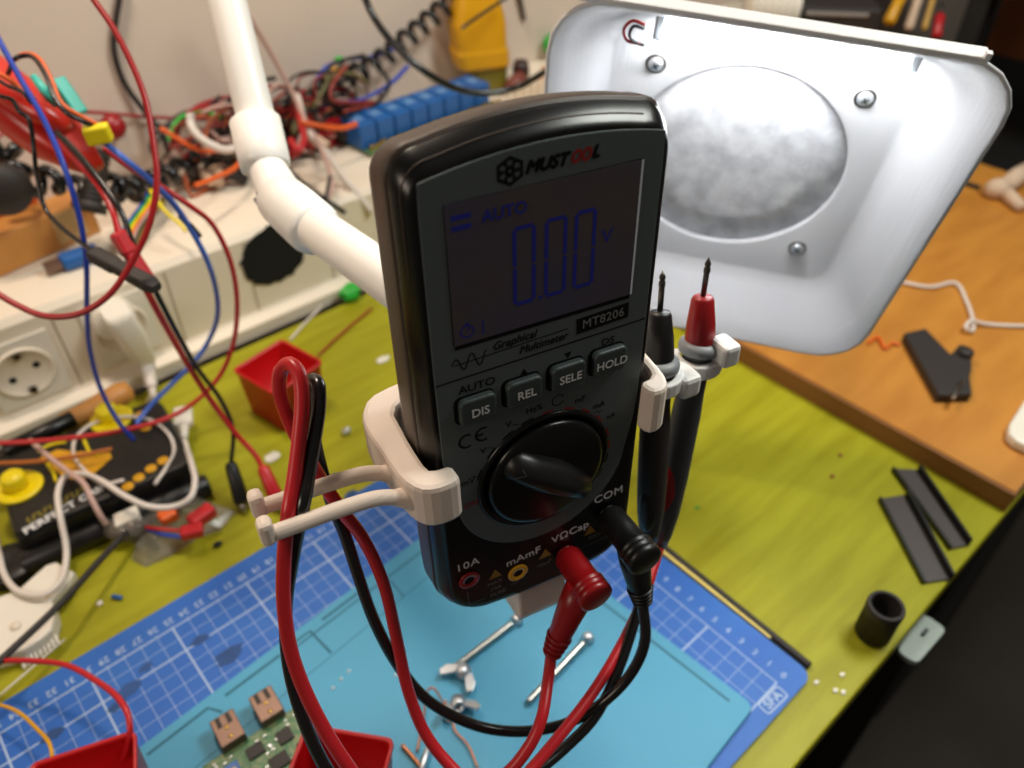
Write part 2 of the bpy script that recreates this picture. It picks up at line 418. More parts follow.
# grey faceplate: straight sides, arched top, round bottom about the dial
DX, DY = -1.0, -86.2
pl = []
for i in range(17): x = 35.6-73.2*i/16; pl.append((x, 32.3-4.2*((x+1)/36.6)**2))
pl += [(-38.0, 20), (-38.2, -30), (-38.0, -66), (-37.3, -74), (-35.9, -82)]
for i in range(0, 25): a = math.radians(184+ (356-184)*i/24); pl.append((DX+33.4*math.cos(a), DY-1+33.4*math.sin(a)))
pl += [(33.9, -82), (35.2, -74), (35.7, -66), (35.9, -30), (35.8, 20)]
bm = nb(); prism(bm, pl, .02, .55, bev=.25); obj('faceplate', bm, M['panel'], t)
# screen
bm = nb(); SL, SR, ST, SB = -31.1, 28.4, 21.1, -22.7
prism(bm, [(SL,SB),(SR,SB),(SR,ST),(SL,ST)], .5, .75); scr = obj('screen', bm, M['lcd'], t)
bm = nb(); strip(bm, [(SR+.3, SB), (SR+.3, ST)], .7, .8); obj('painted_edge_glint', bm, M['edgeglint'], scr, False)  # highlight on the right screen edge, painted as a pale strip
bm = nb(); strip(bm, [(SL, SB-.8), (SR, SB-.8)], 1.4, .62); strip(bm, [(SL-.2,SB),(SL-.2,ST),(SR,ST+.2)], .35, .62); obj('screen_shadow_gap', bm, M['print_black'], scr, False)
def seven(bm, x, y, w, h, segs, th=1.7, sl=.0):
    g = .35
    S = dict(a=[(x+g, y+h), (x+w-g, y+h)], d=[(x+g, y), (x+w-g, y)], f=[(x, y+h-g), (x, y+h/2+g)], b=[(x+w, y+h-g), (x+w, y+h/2+g)], e=[(x, y+h/2-g), (x, y+g)], c=[(x+w, y+h/2-g), (x+w, y+g)], g=[(x+g, y+h/2), (x+w-g, y+h/2)])
    for s in segs: strip(bm, S[s], th, .82)
bm = nb()
for x in (-11.6, -1.6, 7.9): seven(bm, x, -14.3, 6.0, 24, 'abcdef', 1.15)
strip(bm, [(-3.9,-14.3), (-2.8,-14.3)], 1.2, .82)
strip(bm, [(-29.6, 17.0), (-24, 17.0)], 1.4, .82); strip(bm, [(-29.6, 14.0), (-24, 14.0)], 1.4, .82)
text(bm, 'AUTO', 5, T(-14.2, 15.4, .82), sx=.95, off=.08); text(bm, 'V', 6.5, T(18.4, 0, .82))
strip(bm, arc(-29+2, -18.6, 2.0, 0, 360, 14), .4, .82); strip(bm, [(-27,-18.6), (-26,-17.2)], .4, .82); strip(bm, [(-27,-16.4),(-27,-15.6)], .9, .82); strip(bm, [(-22,-21), (-22,-16.4)], .4, .82)
obj('digits', bm, M['lcdblue'], scr, False)
# printing on the faceplate
bm = nb(); Z = .6
strip(bm, [(-38,-35.0), (35.5,-34.0)], .55, Z)
text(bm, 'Graphical', 4.0, T(-12.0,-26.9,Z,1), shear=.3, off=.09, sx=.95); text(bm, 'Multimeter', 4.0, T(-2.2,-31.2,Z,1), shear=.3, off=.09, sx=.93)
strip(bm, [(-32.0,-29.6), (6.4,-28.6)], .38, Z)
w_ = [(-32.5+ i*.35, -29.3+2.6*math.sin(i*.35*1.22)*min(1, (i+6)/14)) for i in range(33)]; strip(bm, w_, .45, Z)
prism(bm, [(9.6,-31.9),(28.6,-31.2),(28.4,-25.6),(9.4,-26.2)], .5, .66)
text(bm, 'AUTO', 4.2, T(-24.8,-39.4,Z), off=.05, sx=1.05); text(bm, 'DS', 3.8, T(21.6,-38.4,Z), off=.04, sx=1.1)
for x, y, s in ((-8.9,-39.8,1), (6.8,-39.0,-1)):
    tb = bmesh.new(); tb.faces.new([tb.verts.new(p) for p in ((x-1.4,y-1.2*s,Z), (x+1.4,y-1.2*s,Z), (x,y+1.2*s,Z))]); merge(bm, tb)
obj('panel_lettering', bm, M['print_black'], t, False); bm = nb()
# CE mark
strip(bm, arc(-29.4,-60.3,2.6,60,300,12), .8, Z); strip(bm, arc(-23.6,-59.6,2.6,60,300,12), .8, Z); strip(bm, [(-26.1,-59.6), (-23.6,-59.6)], .8, Z)
obj('conformity_mark', bm, M['print_black'], t, False); bm = nb()
def around(s, ang, r, size, dst, sx=1):
    a = math.radians(ang); text(dst, s, size, T(DX+(r-1.2)*math.cos(a), DY+(r-1.2)*math.sin(a), Z), off=.05, sx=sx)
for s, a, sz in (('mV',165,3.6),('V',140,3.4),('V',117,3.4),('Hz%',98,3.4),('mF',64,3.4),('mA',46,3.4),('uA',29,3.0)):
    around(s, a, 31.2, sz, bm)
for a in (161, 136, 113, 42):
    x = DX+27.9*math.cos(math.radians(a)); y = DY+27.9*math.sin(math.radians(a))
    strip(bm, [(x-1.4,y), (x-.5,y+.5), (x+.5,y-.5), (x+1.4,y)], .3, Z)
strip(bm, arc(DX+4.6, DY+30.0, 2.2, 20, 340, 12), .4, Z)
for a in (140, 122, 105): strip(bm, arc(DX, DY, 26.4, a-5, a+5, 4), .7, Z)
for a in (-12, -28, 160): strip(bm, arc(DX, DY, 26.4, a-5, a+5, 4), .7, Z)
obj('dial_lettering', bm, M['print_black'], t, False); bm = nb()
# maker's mark: hexagon nut with dots, slanted lettering
hx = [(-12.4+3.8*math.cos(math.radians(a)), 26.2+3.6*math.sin(math.radians(a))) for a in range(30, 390, 60)]
strip(bm, hx, 1.1, Z, closed=True); strip(bm, [(-12.4+1.1*math.cos(math.radians(a)), 26.2+1.1*math.sin(math.radians(a))) for a in range(0,360,45)], 1.2, Z, closed=True)
for a in range(0, 360, 60):
    strip(bm, arc(-12.4+2.3*math.cos(math.radians(a)), 26.2+2.2*math.sin(math.radians(a)), .35, 0, 330, 6), .6, Z)
text(bm, 'MUST', 4.9, T(-1.9, 26.0, Z), shear=.35, off=.42, sx=1.0); text(bm, 'L', 4.9, T(13.0, 26.3, Z), shear=.35, off=.42, sx=1.0)
obj('brand_lettering', bm, M['print_black'], t, False)
bm = nb(); text(bm, 'OO', 4.9, T(8.4, 26.1, Z), shear=.35, off=.42, sx=.78); obj('red_brand_letters', bm, M['print_red'], t, False); bm = nb()
for a in (88, 70, 53, 36, 16, 2): strip(bm, arc(DX, DY, 26.4, a-4.5, a+4.5, 4), .7, Z)
obj('red_dial_marks', bm, M['print_red'], t, False)
bm = nb(); text(bm, 'OFF', 3.4, T(-29.0, -89.6, Z), off=.05); obj('red_lettering', bm, M['print_red'], t, False)
bm = nb(); text(bm, 'MT8206', 4.5, T(19.2,-28.8,.7,1), off=.08, sx=.98, space=1.05); obj('model_number', bm, M['print_grey'], t, False)
# buttons
for x, y, s in ((-25.6,-47.2,'DIS'), (-9.6,-46.4,'REL'), (6.2,-45.8,'SELE'), (21.7,-45.4,'HOLD')):
    bm = nb(); prism(bm, rrect(12.2, 9.8, 2.0, 4, x, y), .4, 3.2, bev=.7); b = obj('button', bm, M['button'], t)
    bm = nb(); text(bm, s, 4.5, T(x+.4, y-.4, 3.3), off=.12, sx=.95); obj('button_lettering', bm, M['print_white'], b, False)
    bm = nb(); prism(bm, rrect(13.6, 11.0, 2.4, 4, x-.5, y), .5, .62); obj('button_recess', bm, M['print_black'], b)
# dial
D = T(DX, DY)
bm = nb(); lathe(bm, [(0,.3),(25.8,.3),(25.8,.9),(25.2,1.5),(24.3,1.6),(23.8,1.0),(0,1.0)], D, 56); dl = obj('dial', bm, M['gloss'], t)
bm = nb(); lathe(bm, [(22.6,.9),(22.6,2.2),(21.8,3.4),(20.5,3.8),(0,3.5)], D, 56); kn = obj('knob', bm, M['gloss'], dl)
bm = nb(); G = D @ T(0,0,0,-40); grip = []
for f, w_, h_ in ((-20.6,2.6,4), (-18,4.2,8.2), (-10,4.6,9.6), (0,5.2,10), (10,4.6,9.6), (18,4.2,8.2), (20.6,2.6,4)):
    grip.append([G @ V((f, -w_*1.5, 3)), G @ V((f, -w_, h_*.7)), G @ V((f, -w_*.55, h_)), G @ V((f, w_*.55, h_)), G @ V((f, w_, h_*.7)), G @ V((f, w_*1.5, 3))])
loft(bm, grip); obj('grip', bm, M['black'], kn)
bm = nb(); strip(bm, [(-18.5,2.0),(-14.8,0),(-18.5,-2.0)], .35, 9.7-.9, G); obj('pointer_mark', bm, M['print_grey'], kn, False)
# jacks and white lettering of the jack field
for x, y, mm_ in ((-32.2,-129.4,'redd'), (-12.0,-137.2,'yellowd'), (9.3,-138,'redd'), (28,-124,'black')):
    bm = nb(); lathe(bm, [(4.2,0),(4.2,.6),(3.6,.9),(2.2,.9),(2.1,-3),(0,-3)], T(x,y), 24); j = obj('jack', bm, M[mm_], t)
    bm = nb(); lathe(bm, [(0,.25),(2.15,.25),(2.15,.3),(0,.3)], T(x,y), 20); obj('jack_hole', bm, M['void'], j)
bm = nb()
text(bm, '10A', 5.4, T(-32.4,-120.6,.25,1), off=.1, space=1.1); text(bm, 'mAmF', 5.4, T(-9.5,-129.0,.25,3), off=.1, space=1.05)
text(bm, 'VΩCap', 5.4, T(11.0,-126.0,.25,5), off=.1, space=1.05); text(bm, 'COM', 5.6, T(27.5,-113.2,.25,3), off=.1, space=1.05)
obj('white_lettering', bm, M['print_white'], t, False)
bm = nb()
text(bm, 'MAX', 3.0, T(-21.8,-137.4,.25,2)); text(bm, '10A', 3.0, T(-21.6,-140.9,.25,2)); text(bm, 'FUSE', 3.2, T(-20.6,-144.6,.25,2))
strip(bm, [(-33.2,-136.4),(-33.0,-144),(-26.5,-144.4)], .28, .25); strip(bm, [(-15.4,-143),(-12,-143),(-12,-141.6)], .28, .25)
text(bm, 'MAX', 2.6, T(-.6,-138.8,.25)); text(bm, '600V', 2.8, T(22.5,-134.5,.25)); strip(bm, [(16.5,-138.5),(28,-138.0),(30,-134)], .25, .25)
obj('fine_print', bm, M['print_grey'], t, False)
bm = nb()
for x, y in ((-21.6,-132.2), (0,-132.4), (20,-129.5)):
    tb = bmesh.new(); tb.faces.new([tb.verts.new(p) for p in ((x-2.8,y-2.4,.25), (x+2.8,y-2.4,.25), (x,y+2.6,.25))]); merge(bm, tb)
obj('warning_triangle', bm, M['print_yellow'], t, False)
bm = nb(); box(bm, (-.9,-150,-.3), (24,1.2,.8), .2); obj('lower_lip', bm, M['gloss'], t)

# ================================================================= PRINTED HOLDER
def mw(x, y, n): return MET @ V((x*.001, y*.001, n*.001))
t = thing('meter_bracket', 'beige 3D-printed bracket gripping the multimeter, with a two-armed cable fork and probe clips', 'bracket', mmframe(MET))
bm = nb()
# jaw on the left: plan outline (x, n) extruded in y
def chaikin(pts):
    out = []
    for i in range(len(pts)):
        a, b = V(pts[i]), V(pts[(i+1) % len(pts)]); f = min(.25, (2.6 if len(pts) > 8 else 9)/max(1e-6, (b-a).length))
        out += [tuple(a.lerp(b, f)), tuple(a.lerp(b, 1-f))]
    return out
def plan(bm, pts, y0, y1, bev=1.5):
    # local y is the extrusion axis
    prism(bm, [(p[0], -p[1]) for p in pts], y0, y1, Matrix(((1,0,0,0),(0,0,1,0),(0,-1,0,0),(0,0,0,1))), bev=bev, smooth=False)
jawL = [(-36,2.2),(-35.4,8.6),(-38,10.6),(-45,10.6),(-49.5,8),(-52.5,1),(-53.5,-12),(-54.5,-26),(-54,-34),(-49,-42),(-38,-45),(20,-45),(44,-45),(50,-40),(50,-36.5),(-36,-36.5),(-43.4,-31),(-44.0,-12),(-43.5,1.0),(-41,2.2)]
plan(bm, chaikin(jawL), -83, -65.5, bev=1.9)
jawR = [(44,-45),(48,-42),(48.5,-34),(46.8,-12),(45.4,2),(43.5,7),(40,9.6),(35.2,9),(34.2,2.4),(40.6,1.6),(42.4,-4),(43,-34),(41,-37)]
plan(bm, chaikin(jawR), -78.5, -59, bev=1.6)
cr_ = obj('clamp_ring', bm, M['print3d'], t)
bm = nb()
# foot under the meter
foot = [(-36.5,-60),(-36.5,-150),(-36,-157),(-9,-157.5),(-5,-159),(-4,-174),(-6,-179),(-20,-180),(-40,-176),(-46,-160),(-46,-60)]
prism(bm, foot, -9, 13, Matrix(((0,0,1,0),(0,1,0,0),(1,0,0,0),(0,0,0,1))), bev=1.0)
obj('support_foot', bm, M['print3d'], t)
# fork: two arms to the left with turned-up tips
for n, xo, yo in ((1.5, 0, 0), (-10.5, 0, 0)):
    bm = nb()
    sweep(bm, [(-48,-76,n),(-54,-73,n),(-61,-70,n),(-72,-69,n),(-84,-69,n),(-93,-69,n)], lambda f: 2.6 if f > .25 else 5.0-9.6*f, 12, 8)
    box(bm, (-94.6,-67.0,n), (4.6,9.2,5.8), 1.7)
    obj('fork_arm', bm, M['print3d'], t)
# probe clips to the right, sized to the two probes
KB0, KB1 = ad(658, 366, .298), ad(649, 541, .345)       # black probe axis, guard to tail
KR0, KR1 = ad(699, 348, .310), ad(660, 545, .362)       # red probe axis
inv = MET.inverted()
kb = inv @ KB0*1000; kr = inv @ KR0*1000
kb = V((inv @ KB0))*1000; kr = V((inv @ KR0))*1000
def cclip(c, bm):
    prof = []
    for a in range(-55, 236, 15): prof.append((10.2*math.cos(math.radians(a)), 10.2*math.sin(math.radians(a))))
    for a in range(235, -56, -15): prof.append((6.9*math.cos(math.radians(a)), 6.9*math.sin(math.radians(a))))
    prism(bm, [(c.x+p[0], c.z+p[1]*-1*-1) for p in prof], -c.y+2.5, -c.y+9, Matrix(((1,0,0,0),(0,0,-1,0),(0,1,0,0),(0,0,0,1))), bev=.8)
obj_clip_bm = nb()
cclip(kb, obj_clip_bm); cclip(kr, obj_clip_bm)
e1 = V(inv @ ad(686, 372, .302))*1000; e2 = V(inv @ ad(727, 346, .305))*1000
box(obj_clip_bm, (e1.x-1, e1.y-3.5, e1.z), (9, 10, 13), 2.0)
box(obj_clip_bm, (e2.x-1, e2.y-2, e2.z), (8, 10, 11), 1.8)
box(obj_clip_bm, ((kb.x+44)/2-2, kb.y-8, (kb.z-30)/2), (10, 10, 26), 2)
obj('probe_clips', obj_clip_bm, M['print3dw'], t)

# ================================================================= TEST LEADS
def probe(parent, g0, g1, tipw, mrub, accent):
    ax = (V(g1)-V(g0)).normalized()
    up = (V(tipw)-V(g0)).normalized()
    bm = nb(); L = (V(g1)-V(g0)).length
    rod(bm, g0, g1, [(.0058,0),(.0062,.03),(.0056,.08),(.0056,.2),(.0061,.3),(.0063,.62),(.0058,.8),(.0046,.93),(.0030,1.0)], 24); h = obj('probe_handle', bm, mrub, parent)
    bm = nb(); rod(bm, V(g0)-ax*.0035, V(g0)+ax*.002, [(.0062,0),(.0080,.2),(.0084,.5),(.0080,.85),(.006,1)], 28); obj('finger_guard', bm, M['greyr'], h)
    x, y, _ = basis(ax); cam = (V((0,0,CH))-V(g0)).normalized(); side = (cam - ax*cam.dot(ax)).normalized()
    bm = nb()
    for f0, f1 in accent:
        c0, c1 = V(g0).lerp(g1, f0), V(g0).lerp(g1, f1); c = (c0+c1)/2
        q = side.cross(ax).normalized()
        fr = frame(c + (side*.97 - q*.25)*.0046, side.cross(ax), ax, side)
        t_ = bmesh.new(); bmesh.ops.create_uvsphere(t_, u_segments=16, v_segments=10, radius=1)
        for f in t_.faces: f.smooth = True
        merge(bm, t_, fr @ Matrix.Diagonal((.0040, (c1-c0).length/2, .0022, 1)))
    return h, bm
for colr in ('red', 'black'):
    if colr == 'red':
        t = thing('test_lead', 'red test lead plugged into the third multimeter socket, with a red-tipped grey probe', 'test lead')
        mp, mc = M['redd'], M['red']
        jx, jy = 9.3, -138; n_end = 24; stem_end = (-6.4, -172, 18); elbow = (5.2, -146, 17)
    else:
        t = thing('test_lead', 'black test lead plugged into the COM socket of the multimeter, with a black-tipped probe', 'test lead')
        mp, mc = M['black'], M['blackc']
        jx, jy = 28, -124; n_end = 27; stem_end = (30.6, -153, 25); elbow = (29, -130, 20)
    bm = nb(); a, b = mw(jx, jy, .8), mw(jx, jy-.5, n_end)
    rod(bm, a, b, [(.0046,0),(.0056,.06),(.0060,.5),(.0062,.66),(.0070,.70),(.0070,.74),(.0064,.76),(.0070,.79),(.0070,.83),(.0064,.85),(.0071,.88),(.0070,.98),(.0058,1)], 28)
    e, s = mw(*elbow), mw(*stem_end)
    if colr == 'red': j0 = mw(8.4, -139, 15)
    else: j0 = mw(28.4, -126, 17)
    rod(bm, j0, s, [(.0062,0),(.0060,.3),(.0050,.62),(.0042,.80),(.0034,1)], 24)
    for k in range(4):
        f = .72+.075*k; c = j0.lerp(s, f); c2 = j0.lerp(s, f+.045); rod(bm, c, c2, [(.0046-.0003*k,0),(.0053-.0004*k,.3),(.0053-.0004*k,.7),(.0046-.0003*k,1)], 20)
    obj('banana_plug', bm, mp, t)
    if colr == 'red':
        g0, g1, tip = KR0, KR1, ad(709, 257, .293)
        way = [s, (548,680,.309), (541,720,.300), (528,748,.298), (500,778,.298), (470,782,.300), (445,760,.302), (425,733,.302), (408,690,.30), (397,640,.297), (384,585,.290), (364,540,.280), (340,508,.266), (314,468,.256), (291,425,.250), (280,392,.246), (281,371,.243), (290,364,.240), (299,374,.238), (302,400,.237), (299,440,.236), (294,480,.2345), (289,510,.2335), (284,560,.238), (284,605,.242), (292,655,.247), (314,710,.252), (352,772,.258), (410,835,.27), (470,830,.285), (525,776,.300), (562,733,.31), (596,688,.322), (624,640,.335), (644,596,.347), (655,562,.356), g1]
    else:
        g0, g1, tip = KB0, KB1, ad(663, 270, .287)
        way = [s, (645,640,.312), (632,672,.318), (606,700,.322), (570,722,.324), (530,731,.324), (490,729,.322), (455,717,.318), (424,697,.312), (396,662,.304), (374,620,.296), (358,575,.287), (345,535,.278), (331,500,.268), (319,460,.260), (311,420,.254), (308,392,.250), (312,380,.247), (318,384,.244), (319,405,.242), (314,440,.239), (308,478,.2365), (303,505,.2345), (294,550,.243), (286,605,.252), (288,660,.258), (302,715,.262), (330,775,.268), (390,850,.28), (470,840,.295), (530,778,.308), (565,748,.317), (594,718,.322), (614,680,.326), (629,640,.332), (640,600,.338), (647,562,.344), g1]
    bm = nb(); sweep(bm, [w if isinstance(w, Vector) else ad(*w) for w in way], .00235 if colr == 'red' else .00225, 12, 8); obj('cable', bm, mc, t)
    h, abm = probe(t, g0, g1, tip, M['blackm'] if colr == 'black' else mat('dark_grey_grip', srgb(58,60,64), .45), [(.06,.16), (.50,.80)] if colr == 'red' else [(.62,.9)])
    obj('grip_inlay', abm, M['redd'] if colr == 'red' else M['black'], h)
    up = (tip-g0).normalized()
    s0 = g0 + up*.002
    sl = ad(703, 296, .301) if colr == 'red' else ad(660, 311, .2905)
    bm = nb(); rod(bm, s0, sl, [(.0058,0),(.0060,.05),(.0056,.45),(.0044,.93),(.0036,1)], 24); obj('tip_sleeve', bm, mp, h)
    bm = nb(); rod(bm, sl-up*.001, tip, [(.0011,0),(.0011,.62),(.0013,.64),(.0013,.74),(.0008,.77),(.0012,.80),(.0012,.86),(.0001,1)], 12); obj('tip', bm, M['steeld'], h)

# ================================================================= PIPE ARM
t = thing('pipe_arm', 'white plastic pipe arm with a bolted elbow, reaching behind the multimeter', 'pipe arm')
d0, d1 = ad(225, 0, .415), ad(252, 112, .412)
topd = (d0-d1).normalized()
bm = nb(); cyl(bm, d0+topd*.30, ad(257, 122, .412), .0100, 32); obj('upper_pipe', bm, M['pvc'], t)
c0, c1 = ad(255, 121, .412), ad(266, 168, .408)
bm = nb(); rod(bm, c0, c1, [(.0110,0),(.0132,.02),(.0132,.75),(.0128,.97),(.0118,1)], 32); obj('coupling', bm, M['pvc'], t)
bm = nb(); e0, e1 = c1, ad(284, 203, .395)
rod(bm, c1+topd*.002, e1, [(.0096,0),(.0100,.3),(.0112,.7),(.0125,1.0)], 28)
e2 = ad(278, 196, .395); e3 = ad(318, 232, .372)
rod(bm, e2, e3, [(.0100,0),(.0126,.06),(.0134,.4),(.0134,.9),(.0122,1)], 32)
t_ = bmesh.new(); bmesh.ops.create_uvsphere(t_, u_segments=24, v_segments=16, radius=.0128)
for f in t_.faces: f.smooth = True
merge(bm, t_, Matrix.Translation(e1)); obj('elbow', bm, M['pvc'], t)
bm = nb()
q = ad(261, 200, .390); cyl(bm, q, ad(268, 196, .392), .0042, 6); cyl(bm, ad(257, 203, .389), q, .0028, 10); obj('bolt', bm, M['zinc'], t)
bm = nb()
for px, py in ((269,182),(281,179)): box(bm, ad(px, py, .3975), (.0032,.0016,.0016), .0003)
obj('slot', bm, M['black'], t)
bm = nb(); pend = mw(0, -66, -52); cyl(bm, ad(300, 217, .380), pend, .0104, 32); obj('lower_pipe', bm, M['pvc'], t)
bm = nb(); rod(bm, pend+(pend-ad(300,217,.380)).normalized()*-.012, mw(0,-68,-45.3), [(.0128,0),(.0132,.1),(.0132,.95),(.012,1)], 28); obj('end_cap', bm, M['pvc'], t)

# ================================================================= FUME HOOD WITH LED LIGHT (local mm)
t = thing('fume_hood', 'white square fume extractor hood with a round grey filter, leaning over the desk', 'fume extractor', mmframe(HOOD))
def R3(pts, n): return [(x, y, n) for x, y in pts]
bm = nb(); K = 8; NA = 96
def rrect(w, h, r, k=6, cx=0, cy=0, _o=rrect):
    if k != K: return _o(w, h, r, k, cx, cy)
    P = _o(w, h, r, 24, cx, cy); n = len(P); out = []
    for i in range(NA):
        a = 2*math.pi*(i+.5)/NA; dx, dy = math.cos(a), math.sin(a)
        for j in range(n):
            p, q = P[j], P[(j+1) % n]; cr = lambda u: dx*(u[1]-cy)-dy*(u[0]-cx)
            c0, c1 = cr(p), cr(q)
            if c0 <= 0 < c1:
                f = c0/(c0-c1); x = p[0]+(q[0]-p[0])*f; y = p[1]+(q[1]-p[1])*f
                if (x-cx)*dx+(y-cy)*dy > 0: out.append((x, y)); break
    return out
rings = [R3(rrect(204,203,27,K,0,2),39), R3(rrect(205,204,28,K,0,2),40.5), R3(rrect(203,202,27,K,0,2),41.3), R3(rrect(200.5,199.5,26,K,0,2),40.6),
         R3(rrect(188,187,22,K,0,1),30), R3(rrect(166,165,17,K,0,0),8), R3(rrect(154,153,14,K,0,-1),1.0), R3(rrect(148,147,12,K,0,-1),0)]
circ = []
base = rrect(148,147,12,K,0,-1)
ang = [math.atan2(p[1]+1, p[0]) for p in base]
for r_, n in ((60.5,0), (59.6,-.6), (59.6,-3)): rings.append([(r_*math.cos(a), r_*math.sin(a), n) for a in ang])
rings.append([(r_*math.cos(a), r_*math.sin(a), -3.2) for a in ang])
rings[-1] = R3([(62*math.cos(a), 62*math.sin(a)) for a in ang], -3.2)
rings.append(R3(rrect(152,151,14,K,0,-1),-3)); rings.append(R3(rrect(168,167,17,K,0,0),5)); rings.append(R3(rrect(199,198,25,K,0,1.5),35)); rings.append(R3(rrect(204,203,27,K,0,2),39))
loft(bm, rings, caps=(False, False), smooth=True); 
bmesh.ops.remove_doubles(bm, verts=bm.verts, dist=.01)
hs = obj('hood_shell', bm, M['hoodp'], t)
for p in hs.data.polygons: p.use_smooth = True
bm = nb(); lathe(bm, [(0,-4.4),(61,-4.4),(61,-3.4),(40,-3.3),(20,-3.3),(0,-3.3)], None, 64); obj('filter_pad', bm, M['filter'], t)
for sx, sy in ((-1,1),(1,1),(1,-1),(-1,-1)):
    bm = nb(); S_ = T(52.5*sx, 52.5*sy)
    lathe(bm, [(0,0),(4.0,0),(4.0,1.0),(3.2,2.2),(1.5,2.6),(0,2.7)], S_, 24); sc_ = obj('screw', bm, M['zinc'], t)
    bm = nb(); box(bm, (0,0,2.75), (3.8,.7,.3), 0, S_ @ T(0,0,0,30)); box(bm, (0,0,2.75), (.7,3.8,.3), 0, S_ @ T(0,0,0,30)); obj('cross_slot', bm, M['black'], sc_)
    bm = nb(); lathe(bm, [(0,.05),(5.3,.05),(5.3,.5),(4.2,.6),(0,.6)], S_, 24); obj('washer', bm, M['steeld'], sc_)
# LED tube along the upper slope
LA, LBk = V((-50.5, 79.6, 14.5)), V((60, 81.5, 14.5))
bm = nb(); lz = axis(LA, LBk)
t_ = bmesh.new(); L_ = (LBk-LA).length
prf = rrect(13.5, 9, 4.2, 5)
rr_ = [[(x*.8, y*.8, 0) for x, y in prf], [(x, y, 3.5) for x, y in prf], [(x, y, L_-3.5) for x, y in prf], [(x*.8, y*.8, L_) for x, y in prf]]
mfr = frame(LA, (0,.86,-.5), (0,.5,.86), (1,0,0))
loft(t_, rr_); merge(bm, t_, mfr); lo = obj('led_tube', bm, M['led'], t)
bm = nb(); box(bm, (-53.5, 81, 12), (5, 14, 8), 1.2); obj('tube_holder', bm, M['greyr'], t); bm = nb(); box(bm, (63, 84, 12), (5, 11, 8), 1.0); obj('tube_holder', bm, M['greyr'], t)
bm = nb(); sweep(bm, [(-60,86,24),(-66,88,26),(-69,84,27),(-67,79,27),(-61,77,25)], .8, 8, 6); obj('red_wire', bm, M['redd'], t)
bm = nb(); sweep(bm, [(-60,84,24),(-65,86,27),(-66,82,28),(-63,78,26),(-59,76,24)], .8, 8, 6); obj('black_wire', bm, M['black'], t)
bm = nb(); box(bm, (-9, 104.0, 38), (182, 3.2, 9), 1.0); box(bm, (80.5,106.5,42), (2.5,3,3), .4); obj('top_lip', bm, M['hoodp'], t)
# fan behind the filter and the post carrying the hood
bm = nb(); prism(bm, rrect(120,120,6,4), -30, -4.2); obj('fan_housing', bm, M['blackm'], t)
bm = nb()
hinv = HOOD.inverted()
ps = [hinv @ V(p) * 1000 for p in ((.412,.262,.25), (.50,.33,.25), (.575,.40,.22), (.590,.42,.15), (.590,.42,.024))]
sweep(bm, ps, 10, 16, 6); obj('post', bm, M['pvc'], t)
bm = nb(); q = hinv @ V((.590,.42,.0182)) * 1000
up_l = (hinv.to_3x3() @ V((0,0,1))); 
lathe(bm, [(0,0.2),(40,.2),(40,6),(36,8),(14,10),(0,10)], frame(q, *basis(up_l)[:2], up_l), 32); obj('post_base', bm, M['pvc'], t)

# ================================================================= SMALL STORAGE BINS
def bin_(label, c, ang, size, h, z0):
    fr = frame((c[0], c[1], z0), (math.cos(ang), math.sin(ang), 0), (-math.sin(ang), math.cos(ang), 0), (0,0,1))
    t = thing('storage_bin', label, 'storage bin', fr, group='small red storage bins')
    s = size; b = size*.86; w = .0016
    bm = nb()
    rg = lambda a, r, z: R3(rrect(a, a, r, 4), z)
    rings = [rg(b*.8,.002,0), rg(b,.003,.0006), rg(s-.002,.004,h-.003), rg(s,.004,h-.002), rg(s,.004,h), rg(s-2*w,.003,h), rg(s-2*w-.001,.003,h-.002), rg(b-2*w,.002,.0022), rg(b*.7,.002,.002)]
    loft(bm, rings); obj('bin_shell', bm, M['redbin'], t)
    bm = nb(); strip(bm, [(-b/2+.002,-b/2+.002),(b/2-.002,-b/2+.002),(b/2-.002,b/2-.002),(-b/2+.002,b/2-.002)], .0008, .0026, closed=True); obj('floor_rim', bm, M['redd'], t, False)
    return t
bin_('small red plastic bin holding little components, behind the looped red and black leads', (.1785,.4785), math.radians(11.7), .050, .045, .0004)
bin_('small red plastic bin at the bottom centre beside the green circuit board', (.0437,.1777), math.radians(-51), .047, .0395, .0058)
bin_('small red plastic bin cut off by the bottom left corner of the view', (-.0498,.2505), math.radians(-21), .049, .040, .0058)
bt = frame((.1785,.4785,.0028), (1,0,0), (0,1,0), (0,0,1))
bm = nb(); rod(bm, bt @ V((-.010,.006,.004)), bt @ V((.004,.012,.004)), [(.0036,0),(.004,.1),(.004,.9),(.0034,1)], 14); tag(obj('capacitor', bm, M['blue']), 'small blue capacitor in the far red bin', 'component')
bm = nb(); rod(bm, bt @ V((-.012,-.004,.0002)), bt @ V((-.012,-.004,.006)), [(.005,0),(.005,.5),(.003,.6),(.003,1)], 6); tag(obj('hex_standoff', bm, M['zinc']), 'small silver hex standoff in the far red bin', 'hardware')

